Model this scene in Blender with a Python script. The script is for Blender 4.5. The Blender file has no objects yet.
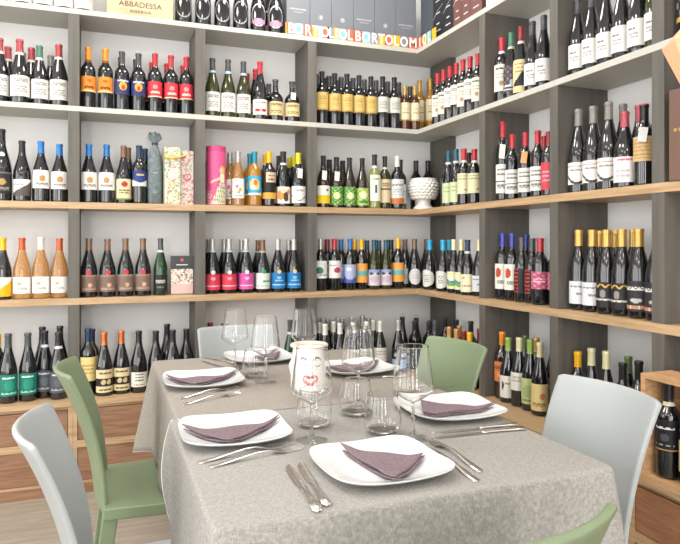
import bpy, bmesh, math, random
from math import sin, cos, pi, radians as R
from mathutils import Vector
random.seed(7)
sc = bpy.context.scene
col = sc.collection

# ---------------------------------------------------------------- camera
H = 1.20
FPX = 638.0
YAW = R(20.35)
cam_d = bpy.data.cameras.new('camera'); cam = bpy.data.objects.new('camera', cam_d); col.objects.link(cam)
cam.location = (0, 0, H); cam.rotation_euler = (R(90), 0, -YAW)
cam_d.sensor_width = 36; cam_d.lens = FPX / 680 * 36; cam_d.shift_y = -28.5 / 680
cam_d.clip_start = 0.02
sc.camera = cam
HOR = 243.5
def ray(px):                      # direction in the floor plane of an image column, unit depth
    u = (px - 340) / FPX
    return (sin(YAW) + u * cos(YAW), cos(YAW) - u * sin(YAW))
def on_back(px, Y):               # point of that column on the plane at depth Y
    a, b = ray(px); f = Y / b
    return a * f, f
def on_side(px, X):
    a, b = ray(px); f = X / a
    return b * f, f
def on_flat(px, py, z):           # point of a pixel on the horizontal plane z
    f = (H - z) * FPX / (py - HOR); a, b = ray(px)
    return (a * f, b * f)

# ---------------------------------------------------------------- materials
def lin(c):
    if isinstance(c, str):
        c = c.lstrip('#'); c = [int(c[i:i+2], 16) / 255 for i in (0, 2, 4)]
    return tuple((v / 12.92 if v <= .04045 else ((v + .055) / 1.055) ** 2.4) for v in c) + (1,)
MATS = {}
def mat(name, color, rough=.5, metal=0, trans=0, ior=1.45, coat=0, spec=.5, bump=None, emis=None, estr=0, alpha=1):
    if name in MATS: return MATS[name]
    m = bpy.data.materials.new(name); m.use_nodes = True
    nt = m.node_tree; b = nt.nodes['Principled BSDF']
    b.inputs['Base Color'].default_value = lin(color)
    b.inputs['Roughness'].default_value = rough; b.inputs['Metallic'].default_value = metal
    b.inputs['Transmission Weight'].default_value = trans; b.inputs['IOR'].default_value = ior
    b.inputs['Coat Weight'].default_value = coat; b.inputs['Specular IOR Level'].default_value = spec
    if emis:
        b.inputs['Emission Color'].default_value = lin(emis); b.inputs['Emission Strength'].default_value = estr
    if bump:
        n = nt.nodes.new('ShaderNodeTexNoise'); n.inputs['Scale'].default_value = bump[0]; n.inputs['Detail'].default_value = 3
        bp = nt.nodes.new('ShaderNodeBump'); bp.inputs['Strength'].default_value = bump[1]; bp.inputs['Distance'].default_value = .002
        tc = nt.nodes.new('ShaderNodeTexCoord')
        nt.links.new(tc.outputs['Object'], n.inputs['Vector']); nt.links.new(n.outputs['Fac'], bp.inputs['Height']); nt.links.new(bp.outputs['Normal'], b.inputs['Normal'])
    MATS[name] = m
    return m
def ramp_mat(name, cols, scale, stretch, rough=.5, detail=6, dist=0, bump=.1, wave=False, coat=0, lo=.3, hi=.7):
    """noise or wood grain between colours"""
    if name in MATS: return MATS[name]
    m = bpy.data.materials.new(name); m.use_nodes = True; nt = m.node_tree; b = nt.nodes['Principled BSDF']
    tc = nt.nodes.new('ShaderNodeTexCoord'); mp = nt.nodes.new('ShaderNodeMapping'); mp.inputs['Scale'].default_value = stretch
    n = nt.nodes.new('ShaderNodeTexNoise'); n.inputs['Scale'].default_value = scale; n.inputs['Detail'].default_value = detail
    n.inputs['Distortion'].default_value = dist
    r = nt.nodes.new('ShaderNodeValToRGB'); e = r.color_ramp.elements
    e[0].position = lo; e[0].color = lin(cols[0]); e[1].position = hi; e[1].color = lin(cols[-1])
    for i, c in enumerate(cols[1:-1]):
        x = e.new(lo + (hi - lo) * (i + 1) / (len(cols) - 1)); x.color = lin(c)
    nt.links.new(tc.outputs['Object'], mp.inputs['Vector']); nt.links.new(mp.outputs['Vector'], n.inputs['Vector'])
    nt.links.new(n.outputs['Fac'], r.inputs['Fac']); nt.links.new(r.outputs['Color'], b.inputs['Base Color'])
    bp = nt.nodes.new('ShaderNodeBump'); bp.inputs['Strength'].default_value = bump; bp.inputs['Distance'].default_value = .001
    nt.links.new(n.outputs['Fac'], bp.inputs['Height']); nt.links.new(bp.outputs['Normal'], b.inputs['Normal'])
    b.inputs['Roughness'].default_value = rough; b.inputs['Coat Weight'].default_value = coat
    MATS[name] = m
    return m
M_wall = mat('wall_paint', '#f3f3f2', .75, bump=(120, .06))
M_ceil = mat('ceiling_paint', '#eeeeec', .8)
M_panel = ramp_mat('shelf_laminate_grey', ['#55524c', '#605c56', '#67635c'], 30, (1, 1, .08), .6, bump=.05)
M_white = mat('shelf_laminate_white', '#c0beb5', .5, bump=(200, .05))
M_oak = ramp_mat('oak_shelf', ['#a98d6d', '#bba181', '#c7af90'], 14, (.5, .5, 6), .5, dist=.6)
M_oak_x = ramp_mat('oak_grain_long_x', ['#a58762', '#b99a75', '#c5a987'], 18, (.25, 5, 5), .45, dist=.5)
M_oak_y = ramp_mat('oak_grain_long_y', ['#a58762', '#b99a75', '#c5a987'], 18, (5, .25, 5), .45, dist=.5)
M_wal_x = ramp_mat('drawer_wood_x', ['#7b5840', '#906a50', '#a0795d'], 10, (.5, 4, 7), .45, dist=1.2)
M_wal_y = ramp_mat('drawer_wood_y', ['#80583f', '#966b4e', '#a67a5c'], 10, (4, .5, 7), .45, dist=1.2)
M_pine = ramp_mat('pine_crate', ['#bfa885', '#cdb996', '#d6c6a6'], 12, (.4, 4, 6), .6, dist=.6)
M_casewood = ramp_mat('case_wood', ['#b48a60', '#c79e74', '#d4af87'], 12, (3, .5, 6), .5, dist=.6)
M_steel = mat('cutlery_steel', '#d6d3ce', .2, 1)
M_steel_b = mat('brushed_steel', '#b9bcc0', .3, 1)
M_plate = mat('porcelain', '#dfe1e2', .12, coat=.5)
M_glass = mat('clear_glass', '#ffffff', 0.0, trans=1, ior=1.38)
M_nap = ramp_mat('napkin_cloth', ['#6a5960', '#78676d', '#827177'], 160, (1, 1, 1), .9, bump=.3)
M_green = mat('green_plastic', '#788769', .42, bump=(400, .05))
M_grey = mat('grey_plastic', '#a3a8a9', .4, bump=(400, .05))

def linen(name, c0, c1, c2):
    m = bpy.data.materials.new(name); m.use_nodes = True; nt = m.node_tree; b = nt.nodes['Principled BSDF']
    tc = nt.nodes.new('ShaderNodeTexCoord'); outs = []
    for st in ((1000, 110, 110), (110, 1000, 110), (500, 500, 900)):
        mp = nt.nodes.new('ShaderNodeMapping'); mp.inputs['Scale'].default_value = st
        n = nt.nodes.new('ShaderNodeTexNoise'); n.inputs['Scale'].default_value = 1; n.inputs['Detail'].default_value = 1
        nt.links.new(tc.outputs['Object'], mp.inputs['Vector']); nt.links.new(mp.outputs['Vector'], n.inputs['Vector']); outs.append(n.outputs['Fac'])
    a = nt.nodes.new('ShaderNodeMath'); a.operation = 'ADD'; nt.links.new(outs[0], a.inputs[0]); nt.links.new(outs[1], a.inputs[1])
    a2 = nt.nodes.new('ShaderNodeMath'); a2.operation = 'ADD'; nt.links.new(a.outputs[0], a2.inputs[0]); nt.links.new(outs[2], a2.inputs[1])
    d = nt.nodes.new('ShaderNodeMath'); d.operation = 'DIVIDE'; nt.links.new(a2.outputs[0], d.inputs[0]); d.inputs[1].default_value = 3
    r = nt.nodes.new('ShaderNodeValToRGB'); e = r.color_ramp.elements; e[0].position = .38; e[0].color = lin(c0); e[1].position = .62; e[1].color = lin(c2)
    x = e.new(.5); x.color = lin(c1)
    nt.links.new(d.outputs[0], r.inputs['Fac']); nt.links.new(r.outputs['Color'], b.inputs['Base Color'])
    bp = nt.nodes.new('ShaderNodeBump'); bp.inputs['Strength'].default_value = .3; bp.inputs['Distance'].default_value = .001
    nt.links.new(d.outputs[0], bp.inputs['Height']); nt.links.new(bp.outputs['Normal'], b.inputs['Normal'])
    b.inputs['Roughness'].default_value = .95
    return m
M_linen = linen('linen_grey', '#827f7a', '#95928d', '#a9a6a1')
M_linen2 = linen('linen_beige', '#807a72', '#918a82', '#a39c93')
M_hem = mat('hem_thread', '#f2efe8', .9)
def floor_mat():
    m = bpy.data.materials.new('floor_planks'); m.use_nodes = True; nt = m.node_tree; b = nt.nodes['Principled BSDF']
    tc = nt.nodes.new('ShaderNodeTexCoord'); br = nt.nodes.new('ShaderNodeTexBrick')
    br.inputs['Scale'].default_value = 1; br.inputs['Brick Width'].default_value = 1.2; br.inputs['Row Height'].default_value = .19
    br.inputs['Mortar Size'].default_value = .002; br.inputs['Color1'].default_value = lin('#a39a8d'); br.inputs['Color2'].default_value = lin('#aaa195'); br.inputs['Mortar'].default_value = lin('#8b8377')
    mp = nt.nodes.new('ShaderNodeMapping'); mp.inputs['Scale'].default_value = (1.5, 18, 1)
    n = nt.nodes.new('ShaderNodeTexNoise'); n.inputs['Scale'].default_value = 3; n.inputs['Detail'].default_value = 8; n.inputs['Distortion'].default_value = .5
    r = nt.nodes.new('ShaderNodeValToRGB'); e = r.color_ramp.elements; e[0].position = .3; e[0].color = lin('#dcd7d0'); e[1].position = .7; e[1].color = (1, 1, 1, 1)
    mx = nt.nodes.new('ShaderNodeMixRGB'); mx.blend_type = 'MULTIPLY'; mx.inputs['Fac'].default_value = 1
    nt.links.new(tc.outputs['Object'], br.inputs['Vector']); nt.links.new(tc.outputs['Object'], mp.inputs['Vector']); nt.links.new(mp.outputs['Vector'], n.inputs['Vector'])
    nt.links.new(n.outputs['Fac'], r.inputs['Fac']); nt.links.new(br.outputs['Color'], mx.inputs[1]); nt.links.new(r.outputs['Color'], mx.inputs[2]); nt.links.new(mx.outputs[0], b.inputs['Base Color'])
    b.inputs['Roughness'].default_value = .45
    return m
M_floor = floor_mat()

# ---------------------------------------------------------------- mesh helpers
def mk(name, verts, faces, m, parent=None, smooth=None, mi=None):
    me = bpy.data.meshes.new(name); me.from_pydata([tuple(v) for v in verts], [], faces); me.update()
    for x in (m if isinstance(m, list) else [m]): me.materials.append(x)
    if mi:
        for p, i in zip(me.polygons, mi): p.material_index = i
    if smooth is not None:
        me.shade_smooth(); me.set_sharp_from_angle(angle=R(smooth))
    return link(name, me, parent)
def link(name, me, parent=None):
    o = bpy.data.objects.new(name, me); col.objects.link(o)
    if parent: o.parent = parent
    return o
def tag(o, label=None, cat=None, group=None, kind=None):
    if label: o['label'] = label
    if cat: o['category'] = cat
    if group: o['group'] = group
    if kind: o['kind'] = kind
    return o
def empty(name, loc=(0, 0, 0), rz=0, **k):
    o = bpy.data.objects.new(name, None); col.objects.link(o); o.location = loc; o.rotation_euler = (0, 0, rz); o.empty_display_size = .02
    return tag(o, **k)
class MB:
    def __init__(s): s.v = []; s.f = []; s.mi = []
    def box(s, x0, x1, y0, y1, z0, z1, i=0):
        n = len(s.v)
        s.v += [(x0, y0, z0), (x1, y0, z0), (x1, y1, z0), (x0, y1, z0), (x0, y0, z1), (x1, y0, z1), (x1, y1, z1), (x0, y1, z1)]
        s.f += [(n, n+3, n+2, n+1), (n+4, n+5, n+6, n+7), (n, n+1, n+5, n+4), (n+1, n+2, n+6, n+5), (n+2, n+3, n+7, n+6), (n+3, n, n+4, n+7)]
        s.mi += [i] * 6; return s
    def add(s, v, f, i=0):
        n = len(s.v); s.v += list(v); s.f += [tuple(a + n for a in q) for q in f]; s.mi += [i] * len(f); return s
    def prism(s, pts, z0, z1, i=0):
        n = len(pts); v = [(x, y, z0) for x, y in pts] + [(x, y, z1) for x, y in pts]
        f = [tuple(reversed(range(n))), tuple(range(n, 2 * n))] + [(k, (k+1) % n, n + (k+1) % n, n + k) for k in range(n)]
        return s.add(v, f, i)
    def lathe(s, prof, seg=24, i=0, close=True):
        v = []; f = []; rings = []
        for r, z in prof:
            if r < 1e-6: rings.append([len(v)]); v.append((0, 0, z))
            else:
                rings.append(list(range(len(v), len(v) + seg))); v += [(r * cos(2*pi*k/seg), r * sin(2*pi*k/seg), z) for k in range(seg)]
        for a, b in zip(rings, rings[1:]):
            for k in range(seg):
                k2 = (k + 1) % seg
                if len(a) == 1 and len(b) == 1: continue
                if len(a) == 1: f.append((a[0], b[k2], b[k]))
                elif len(b) == 1: f.append((a[k], a[k2], b[0]))
                else: f.append((a[k], a[k2], b[k2], b[k]))
        return s.add(v, f, i)
    def tube(s, pts, r, seg=8, i=0):
        pts = [Vector(p) for p in pts]; v = []; f = []; n = len(pts)
        for k, p in enumerate(pts):
            t = (pts[min(k+1, n-1)] - pts[max(k-1, 0)]).normalized()
            a = t.cross(Vector((0, 0, 1)) if abs(t.z) < .9 else Vector((1, 0, 0))).normalized(); b = t.cross(a)
            rr = r[k] if isinstance(r, (list, tuple)) else r
            v += [tuple(p + a * rr * cos(2*pi*j/seg) + b * rr * sin(2*pi*j/seg)) for j in range(seg)]
        for k in range(n - 1):
            for j in range(seg):
                j2 = (j + 1) % seg; f.append((k*seg + j, k*seg + j2, (k+1)*seg + j2, (k+1)*seg + j))
        f.append(tuple(reversed(range(seg)))); f.append(tuple(range((n-1)*seg, n*seg)))
        return s.add(v, f, i)
    def build(s, name, m, parent=None, smooth=None, bevel=0):
        o = mk(name, s.v, s.f, m, parent, smooth, s.mi if isinstance(m, list) else None)
        if bevel:
            b = o.modifiers.new('edge', 'BEVEL'); b.width = bevel; b.segments = 2; b.limit_method = 'ANGLE'
        return o
def text_mesh(s, size, extrude=.0004, offset=0):
    cu = bpy.data.curves.new('t', 'FONT'); cu.body = s; cu.size = size; cu.extrude = extrude; cu.align_x = 'CENTER'; cu.align_y = 'CENTER'; cu.offset = offset; cu.resolution_u = 3
    o = bpy.data.objects.new('t', cu); col.objects.link(o); bpy.context.view_layer.update()
    me = bpy.data.meshes.new_from_object(o.evaluated_get(bpy.context.evaluated_depsgraph_get())); bpy.data.objects.remove(o); return me
def put_text(name, s, size, m, parent, loc, rz=0, offset=0, sx=1):
    me = text_mesh(s, size, offset=offset); me.materials.clear(); me.materials.append(m)
    o = link(name, me, parent); o.location = loc; o.rotation_euler = (R(90), 0, rz); o.scale = (sx, 1, 1); return o

# ---------------------------------------------------------------- room
def struct(name, mb, m, **k):
    o = mb.build(name, m, **k); o['kind'] = 'structure'; return o
XW, YW = 2.022, 3.67
XL, YF, ZC = -3.0, -2.8, 3.05
struct('floor', MB().box(XL, XW, YF, YW, -.05, 0), M_floor)
struct('ceiling', MB().box(XL, XW, YF, YW, ZC, ZC + .05), M_ceil)
struct('wall_back', MB().box(XL - .15, XW + .15, YW, YW + .15, 0, ZC), M_wall)
struct('wall_right', MB().box(XW, XW + .15, YF, YW, 0, ZC), M_wall)
def holed(name, a0, a1, holes, z0, z1, put):
    mb = MB(); x = a0
    for h0, h1 in holes:
        put(mb, x, h0, 0, ZC); put(mb, h0, h1, 0, z0); put(mb, h0, h1, z1, ZC); x = h1
    put(mb, x, a1, 0, ZC); struct(name, mb, M_wall)
hl = [(-2.2, -.6), (-.2, 1.4), (1.8, 3.2)]
hf = [(-1.9, -1.2), (-.1, .6)]
holed('wall_left', YF, YW, hl, .5, 2.7, lambda mb, a, b, z0, z1: mb.box(XL - .15, XL, a, b, z0, z1))
holed('wall_front', XL - .15, XW + .15, hf, .3, 2.7, lambda mb, a, b, z0, z1: mb.box(a, b, YF - .15, YF, z0, z1))
M_frame = mat('window_frame_grey', '#55575a', .5)
def window(n, a0, a1, z0, z1, left):
    e = empty('window_%d' % n); e['kind'] = 'structure'
    mb = MB(); t = .05
    def bx(a, b, c, d):
        if left: mb.box(XL - .10, XL - .04, a, b, c, d)
        else: mb.box(a, b, YF - .10, YF - .04, c, d)
    mid = (a0 + a1) / 2
    bx(a0, a0 + t, z0, z1); bx(a1 - t, a1, z0, z1); bx(a0 + t, a1 - t, z0, z0 + t); bx(a0 + t, a1 - t, z1 - t, z1); bx(mid - .02, mid + .02, z0 + t, z1 - t)
    mb.build('window_frame', M_frame, e)
n = 1
for a, b in hl: window(n, a, b, .5, 2.7, True); n += 1
for a, b in hf: window(n, a, b, .3, 2.7, False); n += 1
struct('baseboard_left', MB().box(XL, XL + .015, YF, YW, 0, .09), M_white)

# ---------------------------------------------------------------- shelving
D0Y, D0X = 3.411, 1.759
ZA, ZB, ZCW, ZD = 2.335, 1.854, 1.372, .896       # undersides
TW, TWD = .026, .033
TOPS = [ZA + TW, ZB + TW, ZCW + TWD, ZD + TWD]
CT = .445
ups_x = [(-.78, -.728), (-.163, -.111), (.454, .506), (1.074, 1.126)]
ups_y = [(2.695, 2.746), (2.158, 2.210), (1.625, 1.677), (1.09, 1.142)]
su = empty('shelf_unit', (0, 0, 0), label='open shelving with white upper and oak lower boards covering the wall behind the table', cat='shelf unit')
sv = empty('shelf_unit', (0, 0, 0), label='open shelving with dark grey uprights on the side wall beside the wooden bottle case', cat='shelf unit')
E = .0012
gaps = [(CT, ZD), (TOPS[3], ZCW), (TOPS[2], ZB), (TOPS[1], ZA)]
for a, b in ups_x:
    for z0, z1 in gaps: MB().box(a, b, D0Y + .001, YW - E, z0, z1).build('upright', M_panel, su, bevel=.001)
for z0, z1 in gaps: MB().box(1.983, XW - E, D0Y + .001, YW - E, z0, z1).build('upright', M_panel, su, bevel=.001)
for a, b in ups_y:
    for z0, z1 in gaps: MB().box(D0X + .001, XW - E, a, b, z0, z1).build('upright', M_panel, sv, bevel=.001)
for k, (z, t, w) in enumerate(((ZA, TW, 1), (ZB, TW, 1), (ZCW, TWD, 0), (ZD, TWD, 0))):
    MB().box(-.78, XW - E, D0Y, YW - E, z, z + t).build('shelf_board', M_white if w else M_oak_x, su, bevel=.0015)
    MB().box(D0X, XW - E, 1.09, D0Y - .0003, z, z + t).build('shelf_board', M_white if w else M_oak_y, sv, bevel=.0015)

# ---------------------------------------------------------------- base cabinets and worktops
CY, CX = 3.30, 1.63
tag(MB().box(-.80, XW - E, CY, YW - E, CT - .024, CT).build('worktop', M_oak_x, bevel=.0015), 'long oak worktop on low drawers carrying bottles along the wall behind the table', 'worktop')
tag(MB().box(CX, XW - E, 1.08, CY - .0005, CT - .024, CT).build('worktop', M_oak_y, bevel=.0015), 'oak worktop on low drawers under the side wall shelving', 'worktop')
def cabinet(a, b, back, label):
    e = empty('drawer_cabinet', label=label, cat='cabinet', group='low oak drawer cabinets')
    def B(mb, u0, u1, d0, d1, z0, z1):
        (mb.box(u0, u1, CY + d0, CY + d1, z0, z1) if back else mb.box(CX + d0, CX + d1, u0, u1, z0, z1)); return mb
    dep = (YW - CY if back else XW - CX) - E
    fr = MB()
    B(fr, a, a + .02, .004, dep, .05, CT - .025); B(fr, b - .02, b, .004, dep, .05, CT - .025)
    B(fr, a + .02, b - .02, .004, dep, .05, .062); B(fr, a + .02, b - .02, .004, dep, .222, .256); B(fr, a + .02, b - .02, .02, dep, CT - .04, CT - .025); B(fr, a+.02, b-.02, dep-.01, dep, .062, CT-.04)
    fr.build('carcass', M_oak_x if back else M_oak_y, e)
    B(MB(), a, b, .006, .03, 0, .049).build('plinth', M_wal_x if back else M_wal_y, e)
    for z0, z1 in ((.064, .220), (.258, CT - .042)):
        B(MB(), a + .022, b - .022, .008, .026, z0, z1).build('drawer', M_wal_x if back else M_wal_y, e, bevel=.002)
cabs = [-.755, -.137, .48, 1.10, 1.60]
for k, w in enumerate(['beyond the grey chair, farthest from the corner', 'behind the green chair beside the tablecloth', 'behind the table, hidden by its cloth', 'nearest the corner on the rear wall']):
    cabinet(cabs[k], cabs[k+1] - .001, True, 'low oak two drawer cabinet ' + w)
cys = [3.255, 2.72, 2.184, 1.651, 1.10]
for k, w in enumerate(['nearest the corner on the side wall', 'beside the green chair on the side wall', 'behind the grey chair on the side wall', 'beneath the wooden bottle case']):
    cabinet(cys[k+1], cys[k] - .001, False, 'low oak two drawer cabinet ' + w)

# ---------------------------------------------------------------- bottles
SH = {  # profile (radius m, height fraction), capsule start fraction
 'bord': ([(.030, 0), (.0355, .012), (.0365, .03), (.0365, .60), (.035, .655), (.029, .70), (.0205, .735), (.0155, .775), (.0140, .82), (.0138, .955), (.0155, .957), (.0155, .985), (.0145, 1), (0, 1)], .80),
 'burg': ([(.033, 0), (.0395, .012), (.0405, .035), (.0405, .43), (.0385, .50), (.0335, .575), (.027, .65), (.0205, .73), (.0165, .79), (.0148, .84), (.0140, .955), (.0158, .957), (.0158, .985), (.0145, 1), (0, 1)], .80),
 'flute': ([(.030, 0), (.0360, .012), (.0370, .03), (.0370, .38), (.0355, .46), (.0305, .56), (.0245, .65), (.019, .73), (.0155, .80), (.0140, .86), (.0138, .955), (.0152, .957), (.0152, .985), (.014, 1), (0, 1)], .80),
 'spark': ([(.034, 0), (.0425, .015), (.0440, .04), (.0440, .40), (.042, .48), (.0365, .57), (.029, .66), (.022, .75), (.0180, .82), (.0165, .90), (.0175, .93), (.0175, .97), (.0165, 1), (0, 1)], .72),
 'squat': ([(.034, 0), (.0420, .015), (.0430, .04), (.0430, .50), (.0415, .57), (.034, .635), (.022, .68), (.0160, .73), (.0150, .78), (.0150, .95), (.0170, .952), (.0170, .99), (.0160, 1), (0, 1)], .84),
 'tapered': ([(.028, 0), (.0340, .012), (.0350, .03), (.0350, .30), (.034, .50), (.029, .62), (.0225, .70), (.0175, .76), (.0145, .82), (.0140, .955), (.0155, .957), (.0155, .985), (.0145, 1), (0, 1)], .80),
}
def rad_at(shape, t):
    p = SH[shape][0]
    for (r0, z0), (r1, z1) in zip(p, p[1:]):
        if z0 <= t <= z1 and z1 > z0: return r0 + (r1 - r0) * (t - z0) / (z1 - z0)
    return p[-2][0]
BH = .30
GL = {'dark': mat('bottle_glass_dark', '#15171a', .06, coat=.6, spec=.8), 'brown': mat('bottle_glass_brown', '#2a1f15', .06, coat=.6, spec=.8),
      'olive': mat('bottle_glass_olive', '#3a3d1c', .05, trans=.25, coat=.6), 'green': mat('bottle_glass_green', '#1c3f26', .05, trans=.2, coat=.6),
      'amber': mat('bottle_glass_amber', '#dba03c', .05, trans=.55, coat=.6), 'rose': mat('bottle_glass_rose', '#e2ac6c', .05, trans=.65, coat=.6),
      'lime': mat('bottle_glass_lime', '#a8b06a', .05, trans=.4, coat=.6), 'sweet': mat('bottle_glass_sweet', '#5c3018', .05, trans=.2, coat=.6)}
CAPC = {'red': '#b9333d', 'wine': '#8e2f38', 'brick': '#a9484c', 'orange': '#e8902a', 'rust': '#c2542a', 'yellow': '#f0b51e', 'lemon': '#d9cc2a', 'black': '#26262a', 'slate': '#4a4d50', 'silver': '#b9b5b0', 'white': '#e4e2da',
        'brown': '#7d6048', 'teal': '#2089a5', 'blue': '#2d74b8', 'sky': '#1ea0cc', 'navy': '#1f3554', 'petrol': '#28566b', 'violet': '#353d94', 'gold': '#caa152', 'tan': '#cf9d62', 'cream': '#d8d3a8', 'moss': '#63774a', 'leaf': '#8fae57', 'grey': '#8b8680', 'pine': '#4b7a64', 'pink': '#b5505e', 'copper': '#c8703a'}
def capm(c): return mat('foil_' + c, CAPC[c], .3, metal=.45 if c in ('gold', 'silver', 'copper', 'tan') else .15, coat=.2)
def pap(c): return mat('print_' + c.lstrip('#'), c, .55)
W, K = '#dcdad4', '#2b2b2e'
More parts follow.
